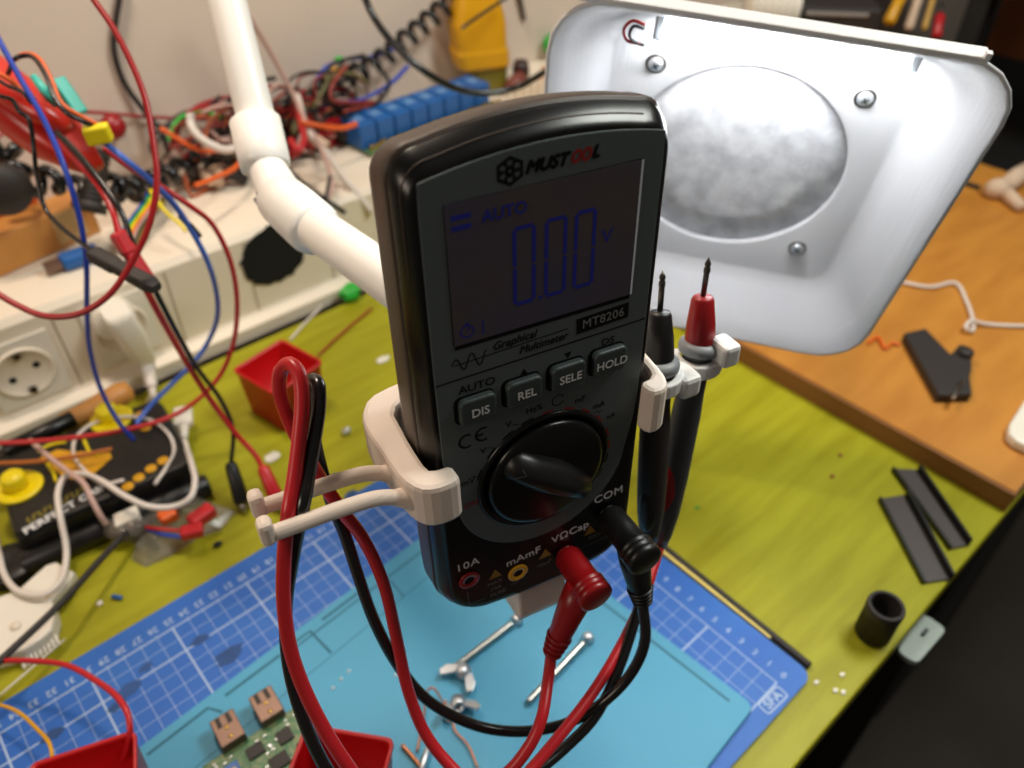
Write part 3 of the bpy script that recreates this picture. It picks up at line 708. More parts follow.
# ================================================================= BOLTS, WING NUTS, COPPER SCRAPS ON THE TEAL MAT
ZT = .0058
def bolt(label, p0, p1, tip_r=.0022):
    t = thing('long_bolt', label, 'bolt', loc=p0, group='long bolts on the teal mat')
    a = V((0,0,0)); b = V(p1)-V(p0)
    bm = nb(); prof = [(tip_r*.8,0)]
    for k in range(34): prof += [(tip_r, .02+k*.026), (tip_r*.86, .033+k*.026)]
    rod(bm, a, b, prof, 12); obj('shank', bm, M['steel'], t)
    bm = nb(); d = b.normalized(); rod(bm, b*.93, b*.93+d*.0045, [(.0036,0),(.0040,.2),(.0040,.8),(.0034,1)], 6); obj('head', bm, M['zinc'], t)
    return t
bolt('long steel bolt with a wing nut, its head just below the multimeter foot', az(449,672,.0085), az(519,618,.0085))
bolt('long steel bolt right of the red plug, half hidden by the red cable', az(528,702,.0085), az(590,636,.0085))
def wingnut(label, c, rot, tilt=0):
    t = thing('wing_nut', label, 'wing nut', Matrix.Translation(c) @ Matrix.Rotation(rot, 4, 'Z') @ Matrix.Rotation(tilt, 4, 'X'), group='wing nuts on the teal mat')
    bm = nb(); lathe(bm, [(.0022,-.003),(.0046,-.003),(.0042,.002),(.0034,.0036),(.0022,.0036),(.0022,-.003)], None, 16); obj('hub', bm, M['zinc'], t)
    for s in (-1, 1):
        bm = nb(); pts = [(s*.003,-.001),(s*.0055,-.0015),(s*.0105,.002),(s*.012,.007),(s*.0095,.0095),(s*.006,.006),(s*.0032,.003)]
        prism(bm, pts if s > 0 else pts[::-1], -.0009, .0009, Matrix(((1,0,0,0),(0,0,-1,0),(0,1,0,0),(0,0,0,1))), bev=.0004); obj('wing', bm, M['zinc'], t)
    return t
wingnut('wing nut threaded on the end of the left long bolt', az(463,671,.0105), math.radians(-75), math.radians(90))
wingnut('loose wing nut lying in front of the bolts, beside the copper wire scraps', az(458,704,.0095), math.radians(-28), math.radians(60))
zz = lambda px, py, h=.0075: az(px, py, h)
wire('copper_wire', 'bent copper wire scrap arching up beside the loose wing nut', [zz(417,752), zz(423,722), zz(428,690,.013), zz(433,688,.014), zz(446,706), zz(452,712), zz(455,730), zz(468,745), zz(478,768)], .0006, M['copper'], 'wire scrap', seg=6)
wire('copper_wire', 'thick short copper wire end by the right rim of the centre bin', [zz(402,745), zz(412,756), zz(420,766), zz(425,775)], .0011, M['copper'], 'wire scrap', seg=8)
wire('copper_wire', 'thin copper wire curl behind the bright pin', [zz(446,700), zz(444,716), zz(450,722)], .0006, M['copper'], 'wire scrap', seg=6)
bm = nb(); cyl(bm, zz(428,748,.009), zz(420,775,.009), .0017, 12); tag(obj('metal_pin', bm, M['zinc']), 'bright metal pin at the bottom edge between the copper scraps', 'pin')
bm = nb()
for k,(px,py) in enumerate(((396,675),(333,688),(341,679),(349,671))):
    t_ = bmesh.new(); bmesh.ops.create_icosphere(t_, subdivisions=1, radius=.0009); merge(bm, t_, Matrix.Translation(az(px,py,ZT+.0004)))
tag(obj('solder_crumbs', bm, M['socket']), 'white crumbs scattered over the teal mat', 'crumbs', kind='stuff')

# ================================================================= CIRCUIT BOARD WITH USB PORTS
cb = frame(az(247,748,ZT), (.74,-.67,0), (.67,.74,0), (0,0,1))
u1, u2 = az(230,725,.012), az(262,705,.012)
rx = V((u2.x-u1.x, u2.y-u1.y, 0)).normalized(); ry = V((-rx.y, rx.x, 0))
cb = frame(V((u1.x+u2.x, u1.y+u2.y, 0))/2 - ry*.022 + V((0,0,ZT)) , rx, ry, (0,0,1))
t = thing('circuit_board', 'green circuit board with two USB ports, left of the bottom centre red bin', 'circuit board', cb)
bm = nb(); box(bm, (.000,-.012,.0032), (.060,.046,.0016), .0002); obj('board', bm, M['pcb'], t)
for x in (-.0112, .0112):
    bm = nb(); box(bm, (x,.0185,.0078), (.0135,.018,.0068), .0006); p = obj('usb_port', bm, M['usb'], t)
    bm = nb(); box(bm, (x-.0028,.0235,.0113), (.0024,.006,.0005)); box(bm, (x+.0028,.0235,.0113), (.0024,.006,.0005)); obj('spring_slot', bm, M['blackm'], p)
    bm = nb()
    for yy in (.013, .019): lathe(bm, [(0,.0111),(.0014,.0111),(.0010,.0116),(0,.0118)], T(x, yy), 12)
    obj('dimple', bm, M['gold'], p)
    bm = nb(); box(bm, (x,.0277,.0078), (.0115,.0006,.0048)); obj('port_mouth', bm, M['void'], p)
bm = nb(); box(bm, (-.020,-.004,.0065), (.012,.009,.006), .0006); tb_ = obj('terminal_block', bm, M['relay'], t)
bm = nb()
for x in (-.023,-.017): lathe(bm, [(0,.0095),(.0018,.0095),(.0018,.0099),(0,.0099)], T(x,-.004), 10)
obj('terminal_screw', bm, M['zinc'], tb_)
for x, y, w_, h_ in ((-.004,.001,.009,.007), (.012,-.001,.008,.008), (.004,-.012,.010,.008), (.018,-.014,.007,.009)):
    bm = nb(); box(bm, (x,y,.0048), (w_,h_,.0017), .0003); obj('chip', bm, M['blackm'], t)
bm = nb()
for k in range(46):
    x, y = random.uniform(-.028,.028), random.uniform(-.032,.008); box(bm, (x,y,.0044), (.0018,.001,.0009), .0002)
obj('solder_joints', bm, M['zinc'], t)['kind'] = 'stuff'
bm = nb()
for k in range(8): box(bm, (-.0275,-.028+.0042*k,.006), (.0012,.0012,.007))
obj('pin_header', bm, M['gold'], t)

# ================================================================= RODS BY THE MAT, BLACK PROFILES, CAP, CLIP
bm = nb(); cyl(bm, az(636,530,.003), az(771,638,.003), .0011, 12); tag(obj('yellow_rod', bm, mat('yellow_stick', srgb(255,232,130), .5)), 'thin pale yellow rod along the right edge of the blue mat', 'rod')
bm = nb(); cyl(bm, az(655,540,.003), az(810,666,.003), .0024, 14); tag(obj('black_rod', bm, M['blackm']), 'dark round rod lying just outside the pale yellow rod at the blue mat edge', 'rod')
CHM = mat('dark_grey_brown_plastic', srgb(66,58,56), .5, bump=.1, bscale=300)
def channel(label, pxs, top_side):
    A, B, C, D_ = [az(*p, .0004) for p in pxs]     # far-left, far-right, near-right, near-left
    t = thing('plastic_channel', label, 'plastic channel', group='black plastic channels')
    bm = nb(); th = V((0,0,.0016))
    def slab(P): 
        P = [V(p) for p in P]; r = [[p for p in P], [p+th for p in P]]; loft(bm, r, smooth=False)
    slab([A, B, C, D_]); obj('web', bm, CHM, t)
    for (P, Q, h) in ((A, D_, .004), (B, C, .0075)):
        bm = nb(); d = (Q-P).normalized(); s_ = V((-d.y, d.x, 0))*.0008
        r = [[P-s_, Q-s_, Q-s_+V((0,0,h)), P-s_+V((0,0,h))], [P+s_, Q+s_, Q+s_+V((0,0,h)), P+s_+V((0,0,h))]]
        loft(bm, r, smooth=False); obj('flange', bm, M['black'], t)
    return t
channel('black plastic channel nearer the black cylinder, the left of the overlapping pair', ((879,500),(905,496),(950,580),(923,584)), 0)
channel('black plastic channel nearer the beech board, the right of the overlapping pair', ((892,470),(917,471),(968,546),(950,550)), 0)
c = az(872,640,.0002); up_ = V((.012,-.004,1)).normalized()
cc = (az(861,640,0)+az(887,648,0))/2
t = thing('plastic_canister', 'black hollow cylinder standing open near the front edge of the desk', 'canister', loc=(.3455,.0520,.0003))
bm = nb(); lathe(bm, [(0,0),(.0098,0),(.0104,.0006),(.0104,.022),(.0110,.0225),(.0110,.029),(.0106,.0300),(.0088,.0300),(.0086,.029),(.0086,.004),(0,.004)], None, 36); obj('shell', bm, M['blackm'], t)
bm = nb()
for k in range(24):
    a = 2*math.pi*k/24; box(bm, (.0104*math.cos(a), .0104*math.sin(a), .011), (.0006,.0006,.019))
obj('ribs', bm, M['black'], t)
cl = frame(ad(921,641,.56), (.72,-.69,0), (.60,.63,-.49), (.34,.36,.87))
cl = frame(az(924,640,-.0225), (.83,-.40,0), (.40,.83,0), (0,0,1))
P4 = [az(*p, -.021) for p in ((897,651),(923,613),(947,629),(917,664))]
t = thing('edge_clip', 'grey-green plastic clip sticking out below the front edge of the desk', 'clip')
bm = nb(); cen = sum(P4, V())/4
rg = []
for z_ in (-.004, 0):
    ring = []
    for i in range(4):
        p, a_, b_ = P4[i], P4[i-1], P4[(i+1)%4]
        for f in (0, .5, 1): 
            q0 = p+(a_-p).normalized()*.004; q1 = p+(b_-p).normalized()*.004; mid = q0.lerp(q1,.5).lerp(p,.45)
            ring.append((q0 if f == 0 else q1 if f == 1 else mid)+V((0,0,z_)))
    rg.append(ring)
loft(bm, rg, smooth=False); obj('plate', bm, M['greyclip'], t)
bm = nb(); box(bm, az(925,632,-.0195), (.006,.0022,.002), .0004); obj('latch', bm, M['black'], t)

# ================================================================= ON THE BEECH BOARD
ZB = .0181
t = thing('black_bracket', 'black plastic bracket with a rounded lobe lying on the beech board', 'bracket', loc=(0,0,ZB))
bm = nb(); hp = [az(*p, ZB) for p in ((901,341),(922,336),(947,362),(956,352),(964,354),(968,361),(968,376),(966,385),(968,402),(935,403))]
prism(bm, [(p.x, p.y) for p in hp], 0, .009, bev=.0012); obj('plate', bm, M['blackm'], t)
bm = nb(); q = az(960,362,0); p_ = az(961,363,ZB); lathe(bm, [(0,.001),(.006,.001),(.006,.013),(.005,.014),(0,.014)], T(p_.x,p_.y), 20)
obj('lobe', bm, M['blackm'], t)
bm = nb(); a_, b_ = az(961,382,ZB+.011), az(953,399,ZB+.011); a_.z -= ZB; b_.z -= ZB; cyl(bm, a_, b_, .0016, 8); obj('steel_strip', bm, M['steel'], t)
W = lambda px, py, h=.0025: az(px, py, ZB+h)
wire('white_cable', 'white cord with a small knot, running over the beech board past the hood', [W(860,275), W(905,283), W(930,287), W(955,283), W(966,300), W(973,322,.003), W(972,331,.003), W(966,328,.006), W(971,321,.007), W(985,324), W(1024,326), W(1080,322)], .0017, M['whitec'], 'cable')
wire('copper_pigtail', 'orange-brown wire end with a pale sleeve beside the black bracket on the board', [W(868,343), W(878,337), W(885,348), W(893,343), W(900,345)], .0012, M['orange'], 'wire end', seg=6)
bm = nb(); pts = [az(*p, ZB+.0002) for p in ((1001,438),(1024,402),(1060,400),(1090,440),(1050,462),(1015,452))]
prism(bm, chaikin([(p.x*1000,p.y*1000) for p in pts]), (ZB+.0003)*1000, (ZB+.009)*1000, MM, bev=2); t = tag(obj('power_adapter', bm, M['socket']), 'corner of a white rounded device lying on the beech board at the right edge', 'device')
t = thing('cable_clamp', 'pale beige plastic clamp lying at the far end of the beech board', 'clamp')
bm = nb(); c1 = W(1000,190,.012); c2 = W(1024,180,.014)
rod(bm, W(985,190,.008), W(1008,188,.012), [(.006,0),(.011,.3),(.012,.7),(.008,1)], 16); rod(bm, W(1005,192,.008), W(1022,208,.006), [(.008,0),(.007,.5),(.006,1)], 12); rod(bm, W(1006,186,.010), W(1028,168,.012), [(.009,0),(.011,.5),(.008,1)], 12)
obj('body', bm, M['cloth'], t)
wire('dark_cable', 'short dark cable running from behind the hood to the beige clamp', [W(955,181), W(968,184), W(980,188)], .003, M['black'], 'cable')

# ================================================================= WORKSHOP BACKGROUND AT RIGHT
t = thing('shelf_unit', 'dark open shelf unit with brown back panels beyond the beech board', 'shelf unit')
bm = nb()
for z_ in (-.1, .16): box(bm, (1.42,.40,z_), (.30,.66,.02), .001)
obj('shelf', bm, M['dark'], t)
for y_ in (.12, .45, .70):
    bm = nb(); box(bm, (1.30,y_,-.12), (.03,.025,1.2), .001); obj('upright', bm, M['dark'], t)
bm = nb(); box(bm, (1.56,.30,.10), (.01,.42,.22)); obj('back_panel', bm, M['rackwood'], t)
bm = nb(); box(bm, (1.56,.36,-.42), (.01,.8,.6)); obj('lower_panel', bm, M['dark'], t)
def tool(label, p0, p1, r, m, name='hanging_tool', m2='steeld'):
    t = thing(name, label, 'tool', loc=p1, group='tools beyond the hood')
    a, b = V((0,0,0)), V(p0)-V(p1)
    bm = nb(); rod(bm, a, b, [(r*.7,0),(r,.08),(r*.85,.5),(r,.9),(r*.6,1)], 14); obj('handle', bm, m, t)
    bm = nb(); rod(bm, b, b*1.4, [(r*.35,0),(r*.3,1)], 8); obj('shaft', bm, M[m2], t)
tool('amber tool handle leaning beyond the hood top edge', ad(905,-12,1.0), ad(888,24,1.0), .008, M['yellowd'])
tool('pale beige tool handle right of the amber one', ad(922,-12,1.0), ad(908,30,1.0), .006, M['cloth'])
tool('thin ochre tool handle right of the beige one', ad(936,-12,1.0), ad(924,30,1.0), .004, mat('ochre_handle', srgb(190,150,70), .5))
tool('red tool handle, rightmost of the row beyond the hood', ad(940,14,1.02), ad(936,38,1.02), .007, M['red'])
tool('dark green tool handle, leftmost of the row beyond the hood', ad(868,-10,1.0), ad(862,20,1.0), .007, mat('green_handle', srgb(40,90,70), .5))
bm = nb(); a_, b_ = ad(748,2,.93), ad(796,6,.93)
prof = []
for k in range(7): prof += [(.030,k/7+.01),(.030,k/7+.11),(.027,k/7+.12),(.027,k/7+.135)]
rod(bm, a_, b_, prof, 24); tag(obj('hose_coil', bm, M['socket']), 'white ribbed hose end standing just beyond the hood top edge', 'hose')
bm = nb(); box(bm, (.925,.512,.081), (.15,.10,.124), .004); tag(obj('storage_crate', bm, M['dark']), 'dark box behind the hood on the beech board, carrying the white hose', 'box')
t = thing('soldering_station', 'dark device with a silver strip just beyond the hood, right of the white hose', 'device')
bm = nb(); dd = frame(ad(835,14,.93), (.66,-.75,0), (.75,.66,0), (0,0,1)); box(bm, (0,0,0), (.09,.06,.03), .004, dd); obj('case', bm, M['blackm'], t)
bm = nb(); box(bm, (-.005,-.031,.008), (.07,.002,.004), .0005, dd); obj('silver_strip', bm, M['zinc'], t)

# ================================================================= CLUTTER ON THE DUCT LEDGE
ZD = .0945
t = thing('relay_module', 'row of eight blue relays on a circuit board, lying on the cable duct', 'relay module')
e0, e1 = V((.405,.697,ZD)), V((.592,.745,ZD)); ex = (e1-e0).normalized(); ey = V((-ex.y,ex.x,0))
rl = frame((.0,.0,0), ex, ey, (0,0,1)); rl = frame(az(372,150,ZD)+V((.002,.000,0)), ex, ey, (0,0,1))
ex = (az(548,84,ZD)-az(372,152,ZD)); ex.z = 0; ex = V((1,.05,0)).normalized(); ey = V((-ex.y,ex.x,0))
rl = frame(az(374,150,ZD), ex, ey, (0,0,1))
bm = nb(); box(bm, (.078,.012,.0026), (.184,.050,.0016), 0, rl); obj('board', bm, M['pcb'], t)
for k in range(8):
    bm = nb(); box(bm, (-.004+.0225*k,.018,.0160), (.0205,.036,.025), .0012, rl); r_ = obj('relay', bm, M['relay'], t)
    bm = nb(); box(bm, (-.004+.0225*k,.018,.0287), (.011,.012,.0003), 0, rl); obj('relay_label', bm, M['relaytop'], r_)
bm = nb()
for k in range(30): box(bm, (-.006+.0062*k,-.008+.006*random.random(),.0062), (.003,.004,.006), .0005, rl)
obj('small_components', bm, [M['gold']], t)['kind'] = 'stuff'
# yellow case / bottle standing behind the relays
t = thing('glue_bottle', 'amber-yellow plastic bottle with an olive base behind the blue relays', 'bottle', loc=(.0,.0,0))
bp_ = V((.602,.722,ZD))
bm = nb(); fr = frame(bp_, V((.93,-.37,0)), V((.37,.93,0)), (0,0,1))
rings = [[fr @ V((x, y, z_)) for x, y in rrect(a, b, r, 4)] for a, b, r, z_ in ((.040,.030,.006,.0), (.042,.032,.006,.002), (.042,.032,.006,.030), (.038,.028,.006,.032))]
loft(bm, rings, smooth=False); obj('base', bm, M['olive'], t)
bm = nb()
rings = [[fr @ V((x+ox, y, z_)) for x, y in rrect(a, b, r, 5)] for a, b, r, z_, ox in ((.056,.040,.009,.030,-.006), (.062,.044,.010,.033,-.008), (.064,.045,.010,.048,-.010), (.060,.043,.010,.052,-.010), (.062,.042,.010,.078,-.012), (.056,.040,.012,.094,-.012), (.046,.034,.012,.112,-.014), (.034,.028,.010,.126,-.014), (.024,.022,.008,.130,-.014))]
loft(bm, rings, smooth=False); obj('case', bm, M['yellowd'], t)
bm = nb(); cyl(bm, ay(518,-10,.755), ay(524,20,.757), .003, 10); tag(obj('wall_peg', bm, M['steeld']), 'thin dark peg on the wall right of the amber bottle', 'peg')
wire('grey_rod', 'thin grey rod leaning across the top of the amber bottle', [ay(462,28,.66), ay(485,12,.67), ay(512,-6,.68)], .0018, M['steeld'], 'rod')
bm = nb(); t_ = bmesh.new(); bmesh.ops.create_icosphere(t_, subdivisions=3, radius=.012)
for v in t_.verts: v.co *= 1+.12*math.sin(9*v.co.x/.012)*math.cos(7*v.co.z/.012)
for f in t_.faces: f.smooth = True
merge(bm, t_, Matrix.Translation(ay(552,44,.745))); tag(obj('green_fitting', bm, M['green']), 'bright green knob-like cap near the wall, left of the hood', 'cap')
bm = nb(); rod(bm, ay(560,64,.72)-V((0,0,.012)), ay(560,64,.72)+V((0,0,.012)), [(.010,0),(.011,.5),(.008,1)], 14); tag(obj('pink_fitting', bm, mat('pink_plastic', srgb(206,130,170), .5)), 'pink cap under the green cap, left of the hood', 'cap')
bm = nb(); rod(bm, ay(546,78,.70)-V((0,0,.010)), ay(546,78,.70)+V((0,0,.012)), [(.008,0),(.009,.5),(.006,1)], 14); tag(obj('orange_fitting', bm, mat('salmon_plastic', srgb(226,140,90), .5)), 'salmon orange cap between the amber bottle and the hood', 'cap')
bm = nb(); rod(bm, ay(521,66,.70)-V((0,0,.012)), ay(521,66,.70)+V((0,0,.006)), [(.010,0),(.010,.5),(.008,1)], 16); tag(obj('dark_fitting', bm, mat('maroon_plastic', srgb(48,18,18), .4)), 'dark maroon round cap right of the amber bottle', 'cap')
bm = nb(); rod(bm, ay(515,82,.69)-V((.012,0,.008)), ay(515,82,.69)+V((.012,0,.004)), [(.008,0),(.010,.5),(.008,1)], 12); tag(obj('brown_sleeve', bm, mat('brown_plastic', srgb(124,62,52), .5)), 'reddish brown sleeve below the dark maroon cap', 'sleeve')
t = thing('comb_strip', 'cream plastic terminal strip with upright teeth between the relays and the hood', 'terminal strip')
bm = nb(); cs = az(505,118,ZD); ce = az(590,92,ZD); dx_ = (ce-cs)
p_ = cs.lerp(ce,.5); frc = frame(p_, dx_.normalized(), V((-dx_.y,dx_.x,0)).normalized(), (0,0,1))
box(bm, (0,0,.005), (dx_.length,.014,.010), .001, frc); obj('strip_base', bm, M['duct'], t)
for k in range(12):
    bm = nb(); box(bm, (-dx_.length/2+.006+k*(dx_.length-.012)/11,0,.018), (.0035,.012,.026), .0008, frc); obj('tooth', bm, M['duct'], t)

# wood block with masking tape and the orange case at left on the duct
t = thing('wood_plank', 'orange-brown wooden plank with a piece of masking tape on the left end of the duct', 'plank')
a_, b_ = az(-40,296,ZD), az(70,246,ZD); d = (b_-a_).normalized(); fr = frame(b_, d, V((-d.y,d.x,0)), (0,0,1))
bm = nb(); box(bm, (-.075,.014,.016), (.21,.028,.032), .0015, fr); obj('board', bm, M['wood'], t)
bm = nb(); box(bm, (.006,-.0004,.017), (.026,.0008,.026), 0, fr); obj('tape_piece', bm, M['tape'], t)
fr2 = fr
t = thing('orange_case', 'red-orange plastic case lying behind the wooden plank', 'case')
bm = nb(); box(bm, (-.09,.052,.022), (.19,.040,.044), .004, fr); obj('lower_half', bm, M['orange'], t)
bm = nb(); box(bm, (-.09,.052,.046), (.188,.038,.004), .001, fr); obj('lid', bm, mat('brown_case_lid', srgb(150,84,50), .5), t)
t = thing('usb_stick', 'small blue USB plug lying in front of the wooden plank', 'usb plug', loc=(0,0,0))
a_, b_ = ay(57,262,.66), ay(88,252,.655); zc = ZD+.006
a_ = az(58,264,zc); b_ = az(88,254,zc); d = (b_-a_).normalized(); fr = frame(a_, d, V((-d.y,d.x,0)), (0,0,1))
bm = nb(); box(bm, (.017,0,0), (.030,.016,.011), .003, fr); obj('grip', bm, M['relay'], t)
bm = nb(); box(bm, (-.004,0,0), (.012,.012,.005), .0004, fr); obj('metal_tip', bm, M['usb'], t)

# coiled telephone-style cable along the wall
def helix(pts, R, r, turns, m, name, label):
    path = smooth_path(pts, 60); Ltot = sum((b-a).length for a, b in zip(path, path[1:])); N = turns*14
    cum = [0]
    for a, b in zip(path, path[1:]): cum.append(cum[-1]+(b-a).length)
    out = []; i = 0; x = None; d = (path[1]-path[0]).normalized(); x, y, _ = basis(d)
    for k in range(N+1):
        s = Ltot*k/N
        while i < len(cum)-2 and cum[i+1] < s: i += 1
        p = path[i].lerp(path[i+1], (s-cum[i])/max(1e-9, cum[i+1]-cum[i])); dn = (path[i+1]-path[i]).normalized()
        q = d.rotation_difference(dn); x = q @ x; x = (x-dn*x.dot(dn)).normalized(); y = dn.cross(x); d = dn
        a = 2*math.pi*turns*k/N; out.append(p + x*R*math.cos(a) + y*R*math.sin(a))
    bm = nb(); sweep(bm, out, r, 7, raw=True); tag(obj(name, bm, m), label, 'cable')
Y = lambda px, py, y_: ay(px, py, y_)
helix([Y(270,128,.735), Y(300,112,.735), Y(335,84,.74), Y(372,66,.74), Y(410,36,.74), Y(450,2,.74), Y(475,-20,.74)], .0088, .0034, 17, M['blackc'], 'coiled_cable', 'black coiled cable stretching along the wall towards the top edge')
helix([Y(-30,150,.70), Y(4,150,.70), Y(18,158,.69), Y(14,182,.67), Y(40,182,.66), Y(60,180,.66), Y(84,196,.66), Y(100,186,.66), Y(128,190,.67), Y(165,178,.70), Y(205,158,.71), Y(236,146,.71)], .0085, .0042, 16, M['blackc'], 'coiled_cable', 'thick black coiled cable winding over the left end of the duct')
bm = nb(); t_ = bmesh.new(); bmesh.ops.create_uvsphere(t_, u_segments=20, v_segments=12, radius=.020)
for v in t_.verts: v.co.y *= .6
for f in t_.faces: f.smooth = True
merge(bm, t_, Matrix.Translation(Y(4,190,.655))); tag(obj('plastic_disc', bm, M['blackm']), 'round black plastic disc at the left edge, in front of the orange case', 'disc')
t = thing('ribbed_plug', 'black ribbed plug standing by the wooden plank on the duct', 'plug')
bm = nb(); a_, b_ = Y(100,150,.655), Y(90,212,.64); prof = []
for k in range(10): prof += [(.0085,k/12),(.0085,k/12+.05),(.007,k/12+.06)]
prof += [(.012,.85),(.012,1)]; rod(bm, a_, b_, prof, 16); obj('body', bm, M['blackm'], t)

# wires on the ledge and wall
L_ = [
 ('red wire stretched level across the wall behind the battery pack', [(-20,150,.72),(40,112,.74),(85,112,.75),(150,117,.752),(232,121,.75)], .0016, 'redd'),
 ('thin dark cable hanging down the wall near the top left', [(123,-20,.755),(116,20,.755),(114,50,.755),(124,82,.755),(142,108,.75),(160,130,.74),(168,150,.72)], .0026, 'blackm'),
 ('pale grey cable descending from the top past the pipe to the duct', [(228,-20,.70),(250,18,.70),(275,60,.70),(296,100,.69),(304,118,.67),(322,150,.64),(332,190,.60),(326,200,.598)], .0024, 'pinkc'),
 ('white flat cable lying over the duct right of the pipe', [(297,96,.70),(308,130,.66),(330,158,.64),(350,185,.61),(372,212,.596)], .0034, 'whitec'),
 ('thin black stick lying across the duct right of the pipe', [(284,166,.655),(312,190,.60),(345,213,.585)], .0022, 'black'),
 ('black wire end standing on the duct by the torn opening', [(330,176,.61),(326,195,.598),(318,212,.592)], .0018, 'black'),
 ('blue wire hanging in an arc under the coiled cable', [(300,118,.72),(330,104,.72),(360,100,.72),(390,84,.72),(408,66,.73)], .0022, 'blue'),
 ('dark blue wire arching above the coiled cable', [(314,84,.74),(325,68,.745),(345,60,.75),(375,56,.75),(400,46,.75)], .0020, 'blue'),
 ('white thick cable loop on the tangle left of the pipe', [(190,112,.70),(192,128,.69),(206,142,.68),(226,150,.675),(240,146,.68)], .0036, 'whitec'),
 ('bright red wire hanging from the tangle right of the pipe', [(296,96,.72),(300,120,.67),(304,142,.64),(298,150,.635),(290,140,.65)], .0032, 'red'),
 ('orange wire lying on the duct, right of the pipe', [(300,122,.66),(320,126,.655),(342,128,.655),(356,124,.66)], .0026, 'orange'),
 ('long black cable drooping from the top edge behind the multimeter to the hood', [(360,-15,.60),(372,14,.59),(392,42,.57),(420,68,.55),(455,88,.54),(490,93,.53),(520,86,.52),(548,70,.50),(590,50,.52)], .0030, 'blackc'),
 ('orange wire curving forward from the tangle over the duct top', [(160,128,.70),(200,150,.69),(240,150,.68),(238,165,.66),(215,178,.64),(195,186,.63)], .0022, 'orange'),
 ('green wire looping in the tangle left of the pipe', [(168,140,.71),(178,120,.72),(200,112,.73),(224,118,.72)], .0018, 'green'),
 ('red wire loop arching above the tangle left of the pipe', [(170,150,.71),(180,124,.73),(198,106,.745),(222,98,.75),(240,96,.75)], .0018, 'redd'),
]
for lab, pts, r, m in L_: wire('loose_cable' if r > .0024 else 'loose_wire', lab, [Y(*p) for p in pts], r, M[m], 'cable' if r > .0024 else 'wire', seg=8)
# ribbon cable
t = thing('ribbon_cable', 'rainbow ribbon cable hanging over the duct behind the red and black plugs', 'ribbon cable')
for k, m in enumerate((M['blue'], M['green'], M['yellow'], M['orange'], M['pinkc'], M['blackm'], M['olive'])):
    bm = nb(); o_ = k*4.0
    sweep(bm, [Y(150+o_,186+o_*.3,.69), Y(142+o_*.8,204,.665), Y(126+o_*.8,226,.645), Y(118+o_*.8,244,.63)], .0015, 6, 6); obj('strand', bm, m, t)
# tangle of hook-up wire: nobody could count it
bm = nb(); mats = [M['redd'], mat('dull_orange_wire', srgb(170,84,46), .5), M['blackm'], M['black'], M['pinkc'], mat('dull_red_wire', srgb(140,50,40), .5), M['black'], mat('dull_olive_wire', srgb(96,90,50), .5)]
for k in range(170):
    u = random.random(); x0 = .235+.185*u; zc = ZD+.005+.05*random.random()
    c = V((x0, .70+.035*random.random(), zc)); pts = []
    a0 = random.uniform(0,6.28); rr0 = random.uniform(.010,.030)
    for j in range(5):
        a = a0+j*random.uniform(.5,1.1); p = c+V((rr0*1.5*math.cos(a), .4*rr0*math.sin(a*1.3), rr0*.8*math.sin(a)))
        p.z = max(p.z, ZD+.002); p.y = min(p.y, .755); pts.append(p)
    sweep(bm, pts, random.uniform(.0010,.0022), 5, 5, mi=random.randrange(8))
tag(obj('wire_tangle', bm, mats, fixn=False), 'tangle of thin red, orange and black hook-up wires heaped on the duct by the pipe', 'wires', kind='stuff')
bm = nb()
for k in range(34):
    u = random.random(); c = V((.235+.185*u, .685+.03*random.random(), ZD+.008+.025*random.random()))
    box(bm, (0,0,0), (random.uniform(.010,.026), .008, .008), .001, Matrix.Translation(c) @ Matrix.Rotation(random.uniform(0,3), 4, 'Z') @ Matrix.Rotation(random.uniform(-.6,.6), 4, 'Y'), mi=random.randrange(3))
tag(obj('connector_heap', bm, [M['blackm'], M['cloth'], M['redd']], fixn=False), 'small dark and pale connectors mixed into the wire tangle', 'connectors', kind='stuff')
bm = nb(); box(bm, Y(337,72,.735), (.009,.008,.010), .002); tag(obj('yellow_connector', bm, M['yellowd']), 'tiny yellow connector on the black coiled cable near the wall', 'connector')
bm = nb(); rod(bm, Y(339,60,.745)-V((.004,0,0)), Y(339,60,.745)+V((.004,0,0)), [(.003,0),(.0045,.5),(.003,1)], 10); tag(obj('green_connector', bm, M['green']), 'tiny green connector above the yellow one near the wall', 'connector')
bm = nb(); rod(bm, Y(113,127,.757), Y(113,127,.735), [(.010,0),(.011,.5),(.009,1)], 20); tag(obj('red_wall_button', bm, M['redd']), 'round dark red button on the wall behind the yellow connector', 'button')

# ================================================================= BATTERY PACK AND HANGING LEADS (upper left)
t = thing('battery_pack', 'red shrink-wrapped battery pack with black and red leads hanging at the upper left', 'battery pack')
A, B = ad(-45, 56, .46), ad(97, 170, .47); d = (B-A).normalized(); x_, y_, _ = basis(d)
bm = nb(); fr = frame(A, x_, y_, d); L = (B-A).length; rings = []
for f, w_, h_ in ((0,.024,.016),(.04,.034,.024),(.5,.036,.026),(.72,.033,.024),(.86,.024,.014),(1,.012,.005)):
    rings.append([fr @ V((p[0], p[1], f*L)) for p in rrect(w_, h_, min(w_,h_)*.38, 5)])
loft(bm, rings); obj('shrink_wrap', bm, M['shrink'], t)
bm = nb(); rod(bm, ad(-10,84,.447), ad(68,128,.452), [(.004,0),(.0075,.1),(.008,.6),(.004,1)], 16); obj('fold', bm, M['shrink'], t)
def lead(name, pts, r, m): bm = nb(); sweep(bm, [ad(*p) for p in pts], r, 8, 8); return obj(name, bm, m, t)
lead('black_lead', [(8,74,.44),(16,58,.43),(30,56,.43),(44,72,.425),(56,100,.42),(68,114,.42),(84,122,.425),(94,127,.43)], .0013, M['blackc'])
